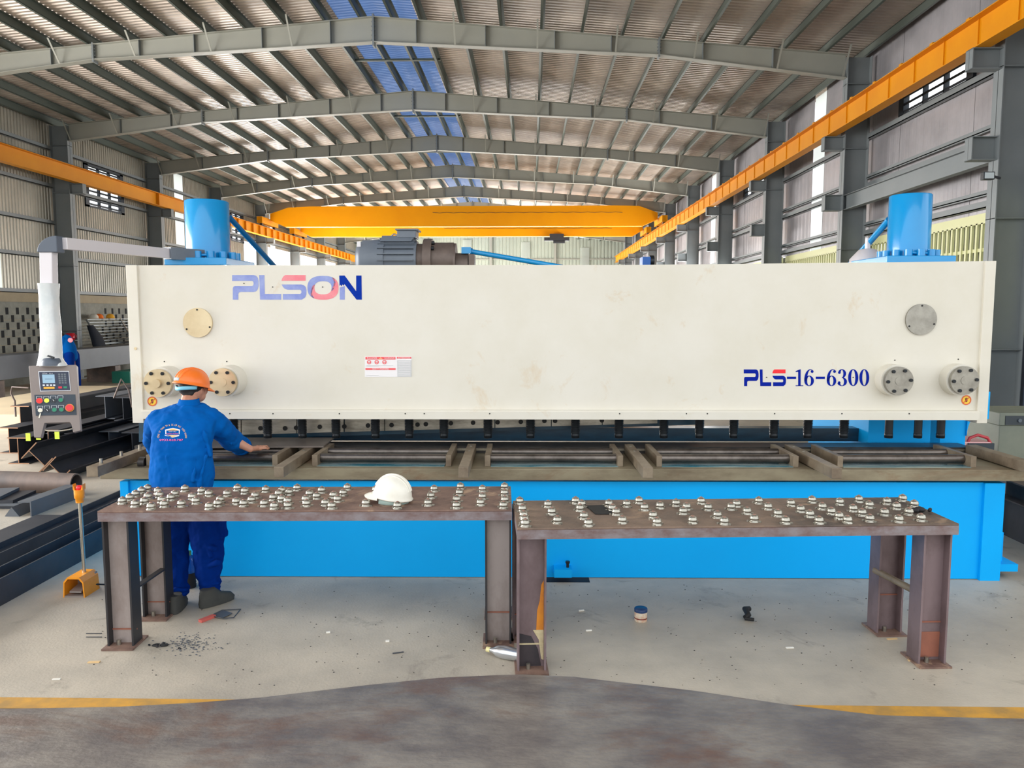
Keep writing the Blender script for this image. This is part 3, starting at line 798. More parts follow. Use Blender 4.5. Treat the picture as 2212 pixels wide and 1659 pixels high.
def tr(g, sx0, sx1, dx0, dx1): return [(1580+(dx0+(x-sx0)/(sx1-sx0)*(dx1-dx0))/3.749, 770+(105+(y-98)/367*135)/3.749) for x, y in g]
dec('letter_p', tr(gP, 148, 543, 100, 220), 'logo_navy'); dec('letter_l', tr(gL, 552, 880, 230, 323), 'logo_navy')
dec('letter_s', tr(gS1, 885, 1258, 332, 442), 'logo_red'); dec('letter_s', tr(gS2, 885, 1258, 332, 442), 'logo_navy')
def bx(x0, x1, y0, y1): return [(1580+x/3.749, 770+y/3.749) for x, y in ((x0, y0), (x1, y0), (x1, y1), (x0, y1))]
dec('dash', bx(450, 524, 163, 182), 'logo_navy'); dec('dash', bx(683, 757, 163, 182), 'logo_navy')
def K(x, y): return (1580+x/3.749, 770+y/3.749)
def strokes(name, x0, x1, items):   # items in unit glyph space, y down 0..1
    b = MB(); H = lambda x, y: K(x0+(x1-x0)*x, 103+137*y)
    def w3(pts): return [(q.x, VT, q.z) for q in (mp(*H(x, y), VT) for x, y in pts)]
    for it in items:
        if it[0] == 'ring':
            _, cx, cy, rx, ry, ix, iy, a0, a1 = it; n = 36
            A = [(cx+rx*cos(radians(a0+(a1-a0)*i/n)), cy-ry*sin(radians(a0+(a1-a0)*i/n))) for i in range(n+1)]
            B = [(cx+ix*cos(radians(a0+(a1-a0)*i/n)), cy-iy*sin(radians(a0+(a1-a0)*i/n))) for i in range(n+1)]
            b.strip(w3(A), w3(B))
        elif it[0] == 'dot':
            _, cx, cy, r, ry = it; b.add(w3([(cx+r*cos(2*pi*i/14), cy+ry*sin(2*pi*i/14)) for i in range(14)]), [tuple(range(14))])
        else: b.add(w3(it[1]), [tuple(range(len(it[1])))])
    return part(b, name, 'logo_navy')
zero = [('ring', .5, .5, .5, .5, .2, .455, 0, 360)]
strokes('digit_one', 520, 582, [('p', [(.33, .05), (.66, 0), (.66, 1), (.33, 1)]), ('p', [(.0, .12), (.33, .05), (.5, .12), (.33, .16), (.0, .17)]), ('p', [(0, .955), (1, .955), (1, 1), (0, 1)])])
six = [('ring', .5, .69, .5, .31, .2, .27, 0, 360), ('ring', .66, .62, .66, .62, .36, .575, 92, 188), ('dot', .82, .14, .15, .085), ('p', [(.6, 0), (.8, .02), (.95, .1), (.9, .12), (.75, .05), (.6, .045)])]
strokes('digit_six', 590, 668, six); strokes('digit_six', 772, 849, six)
strokes('digit_three', 862, 936, [('ring', .45, .26, .45, .26, .15, .215, -92, 150), ('ring', .45, .74, .55, .26, .22, .225, -160, 92), ('dot', .17, .2, .15, .08), ('dot', .14, .8, .15, .085)])
strokes('digit_zero', 945, 1028, zero); strokes('digit_zero', 1036, 1116, zero)
b = MB()
for px, py in ((527, 612), (589, 620), (697, 620), (1656, 815), (1843, 815), (355, 781), (490, 781), (1933, 778), (2070, 776)):
    q = mp(px, py, VT); b.cyl((q.x, VT-.003, q.z), (q.x, VT+.002, q.z), .005, n=8)
part(b, 'rivet_holes', 'hole_black')
# safety placard
pl = dec('safety_placard', [(788, 770), (889, 770), (889, 814), (788, 814)], 'label_white', VT-.001)
def dl(name, x0, x1, y0, y1, m, v=VT-.003):
    q0 = mp(770+x0/15.8, 750+y0/15.8, v); q1 = mp(770+x1/15.8, 750+y1/15.8, v)
    return part(MB().box(q0.x, q1.x, v, v+.002, q1.z, q0.z), name, m, pl)
dl('red_band', 305, 1330, 335, 420, 'label_red'); dl('red_band', 1380, 1870, 335, 390, 'label_red'); dl('red_band', 305, 1335, 715, 775, 'label_red')
dl('side_text_block', 1390, 1880, 440, 1000, 'label_grey')
for k in range(9): dl('text_line', 1430, 1840, 480+k*58, 495+k*58, 'label_white', VT-.005)
v = VT-.004
part(MB().add([tuple(mp(770+x/15.8, 750+y/15.8, v)) for x, y in ((740, 418), (825, 335), (905, 418))], [(0, 1, 2)]), 'warning_triangle', 'label_orange', pl)
b = MB()
for x in (430, 690, 955):
    q = mp(770+x/15.8, 750+508/15.8, v); n = 18
    b.strip([(q.x+.018*cos(2*pi*i/n), v, q.z+.018*sin(2*pi*i/n)) for i in range(n)], [(q.x+.012*cos(2*pi*i/n), v, q.z+.012*sin(2*pi*i/n)) for i in range(n)], closed=True)
    b.box(q.x-.012, q.x+.012, v, v+.001, q.z-.004, q.z+.002)
part(b, 'prohibition_signs', 'label_red', pl)
def ptext(body, px, py, hpx, wpx, m, v, parent):
    vs, fs = text2d(body); xs = [p[0] for p in vs]; ys = [p[1] for p in vs]
    q0 = mp(px-wpx/2, py+hpx/2, v); q1 = mp(px+wpx/2, py-hpx/2, v)
    f = lambda x, y: (q0.x+(x-min(xs))/(max(xs)-min(xs))*(q1.x-q0.x), v, q0.z+(y-min(ys))/(max(ys)-min(ys))*(q1.z-q0.z))
    return part(MB().add([f(*p) for p in vs], fs), 'lettering', m, parent)
ptext('DANGER', 804, 773.8, 3, 22, 'label_white', VT-.006, pl); ptext('WARNING', 841, 773.8, 3, 22, 'label_white', VT-.006, pl)
ptext('ATTENTION', 873, 773, 2.4, 26, 'label_white', VT-.006, pl); ptext('SAFETY WARNING', 822, 797, 2.6, 36, 'label_white', VT-.006, pl)
for k in range(3): dl('text_line', 340, 760 if k else 1250, 620+k*18 if k < 2 else 950, 630+k*18 if k < 2 else 962, 'label_grey', VT-.004)
for px, py, r in ((329, 867, 10.5), (2091, 865, 10.5)):
    q = mp(px, py, VB-.002 if px > 1000 else VT); v = q.y; rr = r*6.65/F; n = 24
    v = VB-.003 if px > 2119 else VT-.001
    s_ = part(MB().cyl((q.x, v, q.z), (q.x, v+.002, q.z), rr, n=n), 'warning_sticker', 'sticker_yellow')
    ring = MB().strip([(q.x+rr*cos(2*pi*i/n), v-.001, q.z+rr*sin(2*pi*i/n)) for i in range(n)], [(q.x+rr*.78*cos(2*pi*i/n), v-.001, q.z+rr*.78*sin(2*pi*i/n)) for i in range(n)], closed=True)
    ring.beam((q.x-rr*.6, v-.0015, q.z-rr*.6), (q.x+rr*.6, v-.0015, q.z+rr*.6), .001, rr*.14, (-1, 0, 1))
    part(ring, 'sticker_ring', 'sticker_red', s_)
    hb = MB().ell((q.x, v-.001, q.z-.006), .010, .001, .012)
    for k in range(4): hb.beam((q.x-.008+k*.005, v-.001, q.z), (q.x-.009+k*.006, v-.001, q.z+.022-abs(k-1.5)*.003), .001, .004, (1, 0, 0))
    part(hb, 'hand_symbol', 'sticker_hand', s_)
# hold-down cylinders
for k, px in enumerate((505, 578, 653, 726, 811, 884, 959, 1054, 1146, 1243, 1337, 1434, 1511, 1585, 1672, 1745, 1823, 1920, 1983, 2032)):
    c = mp(px, 930, .68); zt0 = Z(px, 946, .68)
    h = part(MB().cyl((c.x, .68, zt0), (c.x, .68, 1.35), .034, n=20).lathe([(.02, 0), (.036, .004), (.036, .04), (.03, .045)], (c.x, .68, zt0), 20), 'hold_down_cylinder', 'spring_black')
    if k < 17:
        pr = []; z = zt0+.045; n = 13 if k % 2 else 11
        for i in range(n): pr += [(.034, z), (.041, z+.004), (.041, z+.008), (.034, z+.012)]; z += .0135
        part(MB().lathe(pr, (c.x, .68, 0), 18), 'return_spring', 'spring_black', h)
# big blue cylinders
for px0, px1, yt, py0, py1, s in ((403.5, 494, 437, 383, 512, -1), (1921, 2006.5, 424, 1886, 2030, 1)):
    v = .95; zbase = Z((px0+px1)/2, 566 if s < 0 else 562, v-.3)
    u = (U(px0, 500, v)+U(px1, 500, v))/2; r = (U(px1, 500, v)-U(px0, 500, v))/2
    ztop = Z((px0+px1)/2, yt-2, v)
    c = part(MB().lathe([(r, zbase+.02), (r, ztop-.008), (r-.008, ztop), (0, ztop)], (u, v, 0), 56), 'lift_cylinder', 'cylinder_blue')
    f0_, f1_ = U(py0, 560, v-.1), U(py1, 560, v-.1)
    fl2 = part(MB().box(f0_, f1_, v-.36, v+.36, zbase-.03, zbase+.035), 'cylinder_flange', 'cylinder_blue', bevel=.006)
    for k in range(14):
        a = 2*pi*(k+.5)/14; bx_, by_ = u+cos(a)*r*1.28, v+sin(a)*r*1.28
        part(MB().cyl((bx_, by_, zbase+.03), (bx_, by_, zbase+.10), .034, n=14), 'flange_bolt', 'cylinder_blue', fl2)
    part(MB().tube([(u-.1, v-r*1.15, zbase+.075), (u, v-r*1.2, zbase+.065), (u+.12, v-r*1.1, zbase+.07)], .012), 'oil_pipe', 'cylinder_blue', c)
p0, p1 = mp(496, 470, 1.15), mp(594, 577, 1.9); part(MB().cyl(p0, p1, .026, n=12), 'strut_tube', 'side_blue')
p0, p1 = mp(1921, 474, 1.15), mp(1836, 572, 1.9); part(MB().cyl(p0, p1, .03, n=12), 'strut_tube', 'cylinder_blue')
# accumulator dome beside the right cylinder
c = mp(1873, 560, 1.5); part(MB().lathe([(.16, -.05), (.16, .0), (.08, .09), (.05, .1), (0, .1)], tuple(c), 24).cyl(c+Vector((0,0,.1)), c+Vector((0,0,.2)), .025), 'accumulator', 'alu_paint')
# motor on top
VM = 1.55
zf = Z(860, 575, VM)-.25
def mx(px): return U(px, 540, VM)
rm = .203; zc = Z(850, 563, VM)
mo = part(MB().cyl((mx(824), VM, zc), (mx(903), VM, zc), rm*.92, n=36), 'motor', 'motor_grey')
part(MB().lathe([(0, 0), (rm*.7, 0), (rm*.98, .06), (rm, .28)], T=Matrix.Rotation(pi/2, 3, 'Y'), n=40, c=(mx(773), VM, zc)), 'fan_cover', 'motor_grey', mo)
for k in range(22):
    a = radians(-80 + k*16.4)
    part(MB().beam((mx(822), VM+cos(a)*rm*.97, zc+sin(a)*rm*.97), (mx(898), VM+cos(a)*rm*.97, zc+sin(a)*rm*.97), .009, .045, (0, cos(a), sin(a))), 'cooling_fin', 'motor_grey', mo)
part(MB().hexa([(mx(826), VM-.14, zc+rm*.86), (mx(892), VM-.14, zc+rm*.86), (mx(892), VM+.1, zc+rm*.86), (mx(826), VM+.1, zc+rm*.86), (mx(830), VM-.1, zc+rm+.03), (mx(900), VM-.1, zc+rm+.03), (mx(900), VM+.1, zc+rm+.03), (mx(830), VM+.1, zc+rm+.03)]), 'motor_saddle', 'motor_grey', mo)
tb_ = part(MB().box(mx(862), mx(902), VM-.12, VM+.1, Z(880, 516, VM), Z(880, 500, VM)), 'terminal_box', 'motor_grey', mo, bevel=.006)
part(MB().box(mx(859), mx(907), VM-.14, VM+.12, Z(880, 500, VM), Z(880, 497, VM)), 'box_lid', 'motor_grey', mo)
c = mp(852, 512, VM); part(MB().tube([(c.x+.028*cos(2*pi*i/16), VM, c.z+.028*sin(2*pi*i/16)) for i in range(17)], .008, 8), 'lifting_eye', 'bright_steel', mo)
part(MB().box(mx(779), mx(787), VM-rm*.86, VM-rm*.84, Z(783, 536, VM), Z(783, 525, VM)), 'name_tag', 'label_white', mo)
part(MB().cyl((mx(903), VM, zc), (mx(918), VM, zc), rm*.8, n=30).cyl((mx(917), VM, zc), (mx(935), VM, zc), rm*1.04, n=36), 'mounting_flange', 'manifold_brown', mo)
for a in (35, 60, 120, 145):
    part(MB().cyl((mx(930), VM-cos(radians(a))*rm*.92, zc+sin(radians(a))*rm*.92), (mx(941), VM-cos(radians(a))*rm*.92, zc+sin(radians(a))*rm*.92), .018, n=8), 'flange_bolt', 'spring_black', mo)
part(MB().cyl((mx(935), VM, zc), (mx(981), VM, zc), rm*.86, n=36), 'pump_coupling', 'manifold_brown')
part(MB().cyl((mx(981), VM, zc-.02), (mx(986), VM, zc-.02), rm*.92, n=30).cyl((mx(986), VM, zc-.05), (mx(1012), VM, zc-.05), rm*.6, n=20).box(mx(1014), mx(1026), VM-.12, VM+.1, zc-.1, Z(1018, 551, VM)), 'hydraulic_pump', 'manifold_brown')
part(MB().box(mx(998), mx(1018), VM-.08, VM+.04, Z(1005, 549, VM), Z(1005, 535, VM)), 'valve_block', 'cylinder_blue')
part(MB().cyl(mp(1016, 543, VM), mp(1215, 577, VM), .024, n=12).cyl(mp(1016, 543, VM), mp(1021, 544, VM), .032, n=12), 'suction_pipe', 'cylinder_blue')
part(MB().box(U(1385, 560, 2.2), U(1402, 560, 2.2), 2.1, 2.3, Z(1390, 580, 2.2), Z(1390, 556, 2.2)), 'rear_valve', 'dist_blue')
part(MB().cyl(mp(1402, 564, 2.2), mp(1412, 564, 2.2), .06, n=16), 'rear_gauge', 'spring_black')
# feet and small fittings
q0, q1 = mp(1197, 1246, -.1), mp(1235, 1229, -.1)
o = part(MB().box(q0.x, q1.x, -.12, .0, q0.z, q1.z), 'drain_box', 'machine_blue'); part(MB().cyl((q1.x-.03, -.06, q1.z), (q1.x-.03, -.06, q1.z+.04), .012).cyl((q1.x-.03, -.06, q1.z+.035), (q1.x-.03, -.06, q1.z+.05), .018), 'drain_plug', 'spring_black', o)
part(MB().box(U(1174, 1252, .0), U(1272, 1252, 0), -.1, .3, 0, zb0-.004), 'foot_pad', 'gap_black')
for a in (-3.1, -1.6, 1.8, 3.3): part(MB().box(a, a+.3, .1, .5, 0, zb0), 'foot_pad', 'gap_black')
q = U(2172, 1240, 0)
part(MB().box(q-.06, q+.11, .02, .3, .06, .12).box(q-.02, q+.03, .1, .16, .12, .36), 'levelling_foot', 'machine_blue')
# ------------------------------------------------------------------ sheet being fed
A = [at_z(460, 1000, 1.003)]
pts = [at_z(330, 969, 1.0), at_z(699, 967, 1.0), at_z(722, 948, 1.0), at_z(380, 948, 1.0)]
o = MB().prism([(p.x, p.y, 1.001) for p in pts], (0, 0, .012)).build('steel_sheet', 'work_sheet')
tag(o, 'thin grey steel sheet lying on the shear bed under the hand', 'steel sheet')
# ------------------------------------------------------------------ operator tables
def hleg(b, x, y, w, d, z0, z1):
    b.box(x-w/2+.012, x+w/2-.012, y-.005, y+.005, z0, z1)
def table(name, fl_px, fr_px, ztop, dep, rz, label, legs, balls, top_m, edge_m, leg_m, hover):
    p = at_z(*fl_px, ztop); q = at_z(*fr_px, ztop); w = (q-p).length; rz = atan2(q.y-p.y, q.x-p.x)
    r = thing('ball_transfer_table', (p.x, p.y, 0), label, 'work table', rz, 'steel tables studded with ball transfer units')
    inv = mw(r).inverted()
    top = MB().box(0, w, 0, dep, ztop-.012, ztop).build('tabletop', top_m, r, bevel=.003)
    MB().box(0, w, .0, .01, ztop-.068, ztop-.012).box(0, w, dep-.01, dep, ztop-.068, ztop-.012).box(0, .01, .01, dep-.01, ztop-.068, ztop-.012).box(w-.01, w, .01, dep-.01, ztop-.068, ztop-.012).build('table_apron', edge_m, r)
    for k, (x, y) in enumerate(legs(w, dep)):
        lm = leg_m[k] if isinstance(leg_m, (list, tuple)) else leg_m
        lw_, ld = (.168, .12) if name == 'a' else (.172, .13)
        b = MB(); hleg(b, x, y, lw_, ld, .012, ztop-.012); L_ = b.build('leg', lm, r)
        for s_ in (-1, 1): MB().box(x+s_*(lw_/2-.006)-.006, x+s_*(lw_/2-.006)+.006, y-ld/2, y+ld/2, .012, ztop-.012).build('flange', 'leg_shade_dark' if name == 'a' else lm, L_)
        MB().box(x-.1, x+.1, y-.11, y+.11, 0, .012).build('base_plate', 'table_rust', L_)
        zj = .1+.1*(k % 2)+(.05 if name == 'b' else 0)
        MB().box(x-.085, x+.085, y-.012, y-.004, zj, zj+.008).build('weld_seam', 'cream_flake' if k == 0 and name == 'b' else 'rust_patch', L_)
        MB().cyl((x-.02, y-.04, .012), (x-.02, y-.04, .045), .014, n=6).build('anchor_bolt', 'zinc', L_)
        if name == 'b' and k == 0:
            b2 = MB(); b2.prism([(x+.03, y-.0085, .24), (x+.076, y-.0085, .24), (x+.076, y-.0085, .55), (x+.06, y-.0085, .52), (x+.05, y-.0085, .42), (x+.035, y-.0085, .36)], (0, .002, 0)); b2.build('primer_streak', 'orange_primer', L_)
            b2 = MB(); b2.prism([(x-.076, y-.0085, .015), (x+.06, y-.0085, .015), (x+.04, y-.0085, .12), (x+.0, y-.0085, .2), (x-.076, y-.0085, .22)], (0, .002, 0)); b2.build('scorched_patch', 'burnt_paint', L_)
            b2 = MB(); b2.prism([(x+.06, y-.0095, .06), (x+.076, y-.0095, .05), (x+.076, y-.0095, .24), (x+.01, y-.0095, .24), (x+.045, y-.0095, .18)], (0, .002, 0)); b2.build('paint_flake', 'cream_flake', L_)
        if name == 'b' and k == 1:
            MB().box(x-.076, x+.076, y-.0085, y-.0065, .03, .19).build('rust_panel', 'rust_patch', L_)
    proto = None
    def unit(R_=.0):
        b = MB(); b.lathe([(.031, 0), (.031, .004), (.0255, .006), (.0255, .018), (.028, .02), (.028, .024), (.0255, .026), (.0255, .031), (.022, .038), (.013, .043)], (0, 0, 0), 20)
        for a in (-20, 200): b.box(.026*cos(radians(a))-.006, .026*cos(radians(a))*1.45+.006*(1 if cos(radians(a)) > 0 else -1), -.008+.02*sin(radians(a)), .008+.02*sin(radians(a)), 0, .008)
        u = b.build('ball_unit', 'zinc', r); MB().ell((0, 0, .037), .0125, .0125, .0125, 14, 8).build('ball', 'ball_rust', u); return u
    for i, (bx_, by_) in enumerate(balls):
        g = inv @ at_z(bx_, by_, ztop+.022)
        if g.x < .04 or g.x > w-.04 or g.y < .03 or g.y > dep-.03: g.x = min(max(g.x, .05), w-.05); g.y = min(max(g.y, .04), dep-.04)
        if proto is None: proto = unit(); CH[proto.name] = [o for o in COL.objects if o.parent == proto]; o = proto
        else: o = copy_tree(proto)
        o.location = (g.x, g.y, ztop); o.rotation_euler = (0, 0, random.uniform(-.9, .9))
    return r, w
B1 = [(335,240),(398,212),(447,182),(498,153),(549,133),(444,265),(522,242),(552,203),(638,157),(652,190),(562,297),(672,232),(692,268),(748,212),(782,180),(868,137),(838,265),(930,205),(962,240),(1010,157),(1072,178),(1065,293),(1148,262),(1170,230),(1228,178),(1315,130),(1380,157),(1306,245),(1370,262),(1437,232),(1467,195),(1557,143),(1545,262),(1622,292),(1622,212),(1668,177),(1692,222),(1695,150),(1758,167),(1745,280),(1745,240),(1825,130),(1905,262),(1898,225),(1930,178),(1992,200),(2035,150)]
B1 = [(180+x/3.95, 1020+y/3.95) for x, y in B1] + [(650+x/3.77, 1000+y/3.77) for x, y in ((265,258),(300,290),(345,240),(378,195),(200,320),(248,350),(610,212),(570,262),(530,322),(782,352),(1085,208),(1058,262),(1035,320),(1300,188),(1292,238),(1268,292),(1265,350),(1478,208),(1478,270),(1463,318),(1658,188),(1658,240),(1660,295),(1650,350))]
B2 = [(268,152),(275,212),(283,262),(290,298),(293,333),(493,178),(523,235),(568,303),(713,150),(762,175),(748,208),(780,270),(815,325),(978,172),(1005,208),(1036,238),(1085,303),(1120,175),(1218,148),(1262,203),(1385,188),(1330,265),(1370,327),(1513,168),(1597,197),(1570,232),(1645,303),(1712,152),(1768,202),(1842,262),(1913,325),(1952,198),(1995,175),(2078,232),(2135,292),(2172,150)]
B2 = [(1050+x/3.687, 1040+y/3.687) for x, y in B2] + [(1600+x/3.614, 1040+y/3.614) for x, y in ((213,192),(290,245),(365,310),(392,165),(468,212),(540,250),(612,300),(557,140),(637,192),(707,230),(768,265),(848,303),(773,157),(877,207),(947,240),(1008,285),(922,135),(1005,178),(1142,152),(1123,237),(1235,290),(1217,190),(1265,128),(1313,233),(1355,172),(1408,280))]
def legs1(w, d):
    return [(.09, .09), (w-.088, .09), (.1, d-.1), (w-.088, d-.1)]
t1, w1 = table('a', (210, 1104), (1106, 1101), .905, .66, 0, 'left steel table with ball transfer units, carrying the white helmet', legs1, B1, 'table_rust', 'table_edge', 'leg_steel', 0)
t2, w2 = table('b', (1117, 1141), (2072, 1131), .895, .66, 0, 'right steel table with ball transfer units and a dark oil stain', lambda w, d: [(.09, .1), (w-.1, .1), (.08, d-.1), (w-.12, d-.1)], B2, 'table_rust_dark', 'table_edge', 'leg_steel_purple', 0)
MB().beam((.15, .15, .36), (.17, .5, .36), .04, .012).build('brace', 'leg_shade_dark', t1)
MB().cyl((w2-.14, .12, .42), (w2-.2, .56, .42), .022, n=12).build('brace', 'bar_steel', t2)
# ------------------------------------------------------------------ worker
def P(px, py, y): return at_y(px, py, y)
man = thing('person', (P(405, 1200, 5.5).x, 5.5, 0), 'man in blue coveralls and orange helmet leaning to the shear bed, seen from behind', 'person')
def mb(b, name, m, **k): return b.build(name, m, man, world=True, **k)
hand = at_z(558, 968, 1.042); wr = at_z(541, 970, 1.06); 
hc = P(415, 838, 5.80)
b = MB()
b.ell(hc, .078, .098, .112, T=Matrix.Rotation(radians(-28), 3, 'Z') @ Matrix.Rotation(radians(18), 3, 'X'))
fdir = Vector((sin(radians(40)), cos(radians(40)), -.35)).normalized()
b.ell(hc + Vector((.028, .05, -.065)), .05, .055, .05)                       # jaw
b.ell(hc + Vector((.058, .075, -.02)), .03, .03, .045)                       # cheek and brow
b.limb([hc + Vector((.062, .098, .0)), hc + Vector((.07, .112, -.022))], [.009, .011])   # nose
b.ell(hc + Vector((.052, .1, -.052)), .018, .014, .008)                      # mouth
e = hc + Vector((.07, .0, -.018)); b.ell(e, .012, .02, .032, T=Matrix.Rotation(radians(25), 3, 'Z')); b.ell(e+Vector((-.004, .012, -.02)), .01, .01, .012)
e2 = hc + Vector((-.078, .03, -.018)); b.ell(e2, .01, .02, .03)
nk = P(407, 872, 5.72); b.limb([hc+Vector((-.01,-.02,-.07)), nk, nk+Vector((0,-.02,-.08))], [.058, .062, .07])
sh = P(455, 908, 5.70); el = P(500, 949, 5.98)
b.limb([nk+Vector((0,-.02,-.1)), sh, el, wr], [.06, .05, .042, .028])
d = (hand - wr).normalized(); side = Vector((d.y, -d.x, 0)).normalized()
b.ell(hand, .050, .042, .021, T=Matrix.Rotation(atan2(d.y, d.x), 3, 'Z'))
b.limb([wr, hand], [.027, .026], flat=.8)
for k, (o_, ln) in enumerate(((-.030, .062), (-.010, .074), (.010, .070), (.029, .056))):
    r0 = hand + d*.036 + side*(-o_)*1.15; r0.z = 1.048
    dd = (d + side*(-o_)*5).normalized(); ln *= 1.1; m1 = r0 + dd*ln*.5 + Vector((0, 0, .004)); tp = r0 + dd*ln; tp.z = 1.0225
    b.limb([r0, m1, tp], [.0098, .0090, .0078], n=10)
th = hand - d*.012 + side*.030; b.limb([th, th + side*.028 + d*.026, th + side*.032 + d*.056 + Vector((0,0,-.008))], [.012, .010, .009], n=10)
lw_ = P(345, 985, 6.03); ls = P(340, 908, 5.68); le = P(326, 950, 5.84)
b.limb([nk+Vector((0,-.02,-.1)), ls, le, lw_, lw_+Vector((.03,.12,-.01))], [.06, .05, .042, .03, .026])
lh = lw_ + Vector((.05, .17, -.02)); b.ell(lh, .04, .045, .016)
for k in range(4): b.limb([lh+Vector((-.028+.019*k, .03, 0)), lh+Vector((-.03+.021*k, .07, .002)), lh+Vector((-.03+.021*k, .095, -.01))], [.0095, .009, .008], n=10)
b.limb([lh+Vector((.03,0,0)), lh+Vector((.06,.03,-.005))], [.011, .009], n=10)
b.rings([(P(407, 880, 5.72), .05, .05, 1), (P(400, 960, 5.6), .12, .08, 1), (P(398, 1060, 5.55), .11, .08, 1)])
b.limb([P(396,1075,5.55), P(378, 1100, 5.55), P(380, 1190, 5.56), P(382, 1296, 5.42)], [.08, .08, .06, .04])
b.limb([P(402,1075,5.55), P(432, 1100, 5.55), P(448, 1160, 5.56), P(450, 1215, 5.55), P(455, 1284, 5.50)], [.08, .08, .07, .06, .045])
remesh(mb(b, 'body', 'skin'), .0046, 2, .4)
# hair
b = MB(); b.ell(hc + Vector((-.004, -.006, .012)), .084, .103, .085, T=Matrix.Rotation(radians(-28), 3, 'Z'))
b.ell(hc + Vector((-.004, -.07, -.035)), .045, .022, .03)
remesh(mb(b, 'hair', 'hair'), .006, 2)
# helmet
Th = Matrix.Rotation(radians(-32), 3, 'Z') @ Matrix.Rotation(radians(-14), 3, 'X')
hb = hc + Vector((-.002, .0, .022))
pr = [(.128, -.006), (.126, .0)] + [(.119*cos(radians(a)), .004+.128*sin(radians(a))) for a in range(0, 91, 9)]
b = MB(); b.lathe([(.112, -.006)] + pr, hb, 36, Th, 1, 1.14)
hl = mb(b, 'helmet', 'helmet_orange')
b = MB()
A = []; B = []
for k in range(17):
    a = radians(30 + 120*k/16); w = .035*sin(pi*k/16)
    A.append(hb + Th @ Vector((.124*cos(a), .124*1.14*sin(a), .0))); B.append(hb + Th @ Vector(((.124+w*.7)*cos(a), (.124*1.14+w*1.5)*sin(a), -.016)))
b.strip(A, B); b.strip([p + Vector((0,0,-.005)) for p in A], [p + Vector((0,0,-.005)) for p in B]); b.strip(B, [p + Vector((0,0,-.005)) for p in B]); b.build('helmet_peak', 'helmet_orange', hl, world=True)
b = MB()
for x in (-.03, 0, .03): b.tube([hb + Th @ Vector((x, .13*cos(radians(a))*1.0, .006+sqrt(max(0, 1-(x/.12)**2))*.126*sin(radians(a)))) for a in range(15, 166, 10)], .006, 8)
b.build('helmet_rib', 'helmet_orange', hl, world=True)
def band(name, m, a0, a1, z0, z1, r, tilt=0):
    A = []; B = []
    for k in range(25):
        a = radians(a0 + (a1-a0)*k/24); p = Vector((r*cos(a), r*1.1*sin(a), 0))
        A.append(hb + Th @ (p + Vector((0,0,z0+tilt*abs(a-radians(270)))))); B.append(hb + Th @ (p*1.0 + Vector((0,0,z1+tilt*abs(a-radians(270))))))
    b = MB().strip(A, B, True); n = len(A); o = b.build(name, m, hl, world=True, fix=False)
    s = o.modifiers.new('solid', 'SOLIDIFY'); s.thickness = .003; return o
band('neck_strap', 'strap_blue', 200, 350, -.062, -.034, .104, .022)
band('reflective_strip', 'strap_grey', 222, 282, .012, .036, .1225)
# jacket
b = MB(); rr = []
for py, xl, xr, y, ry in ((1060,340,450,5.55,.125),(1054,334,455,5.55,.14),(1035,329,459,5.55,.15),(1000,328,459,5.56,.155),(960,331,457,5.58,.15),(930,330,462,5.61,.145),(908,325,470,5.65,.13),(893,334,464,5.68,.115),(880,357,450,5.71,.095),(872,376,438,5.72,.075)):
    p = P(xl, py, y); q = P(xr, py, y); c = (p+q)/2; c.z = P(400, py, y).z; rr.append((c, (q.x-p.x)/2, ry, .82))
b.rings(rr, 32)
b.limb([P(448,906,5.69), P(466,916,5.72), P(500,949,5.98), P(521,963,6.17)], [.094, .092, .086, .074], n=18)
b.limb([P(346,906,5.67), P(336,914,5.7), P(329,950,5.86), P(338,978,6.0)], [.085, .08, .066, .058], n=18)
for (x0, y0, x1, y1, yy, r) in ((372,1040,360,985,5.41,.014),(430,1050,446,985,5.43,.02),(418,1040,424,990,5.41,.013),(455,985,440,930,5.5,.016),(470,935,500,960,5.86,.014),(345,1045,343,1000,5.44,.012)):
    b.limb([P(x0, y0, yy), P(x1, y1, yy)], [r, r*.6])
# folds of the sleeve
for t in (.25, .5, .75, .95):
    c0 = P(500,949,5.98).lerp(P(521,963,6.17), t*1.1); d_ = (P(521,963,6.17)-P(500,949,5.98)).normalized()
    x_ = d_.cross(Vector((0,0,1))).normalized(); y_ = d_.cross(x_); rr_ = .075-.012*t
    b.tube([c0 + x_*cos(2*pi*i/16)*rr_ + y_*sin(2*pi*i/16)*rr_ + d_*.012*sin(3*2*pi*i/16+t*9) for i in range(17)], .010, 8, False)
jk = remesh(mb(b, 'jacket', 'coverall_blue'), .0075, 5)
def crumple(o, size, strength):
    t = bpy.data.textures.new('folds', 'CLOUDS'); t.noise_scale = size; t.noise_depth = 2
    d_ = o.modifiers.new('folds', 'DISPLACE'); d_.texture = t; d_.strength = strength; d_.mid_level = .5
crumple(jk, .11, .034)
b = MB(); cc = P(408, 868, 5.735)
b.rings([(cc+Vector((-.002,-.004,-.035)), .098, .09, 1), (cc+Vector((0,0,-.005)), .078, .08, 1), (cc+Vector((.002,.004,.022)), .07, .076, 1), (cc+Vector((.002,.004,.022)), .062, .068, 1), (cc+Vector((0,0,-.02)), .062, .07, 1)], 28, False)
col_ = mb(b, 'collar', 'coverall_blue', fix=False); 
b = MB(); c0 = P(521,963,6.165); d_ = (P(521,963,6.17)-P(500,949,5.98)).normalized(); b.cyl(c0-d_*.02, c0+d_*.035, .071, .068, n=24, caps=False)
cf = mb(b, 'cuff', 'coverall_blue', fix=False); s = cf.modifiers.new('s', 'SOLIDIFY'); s.thickness = .008
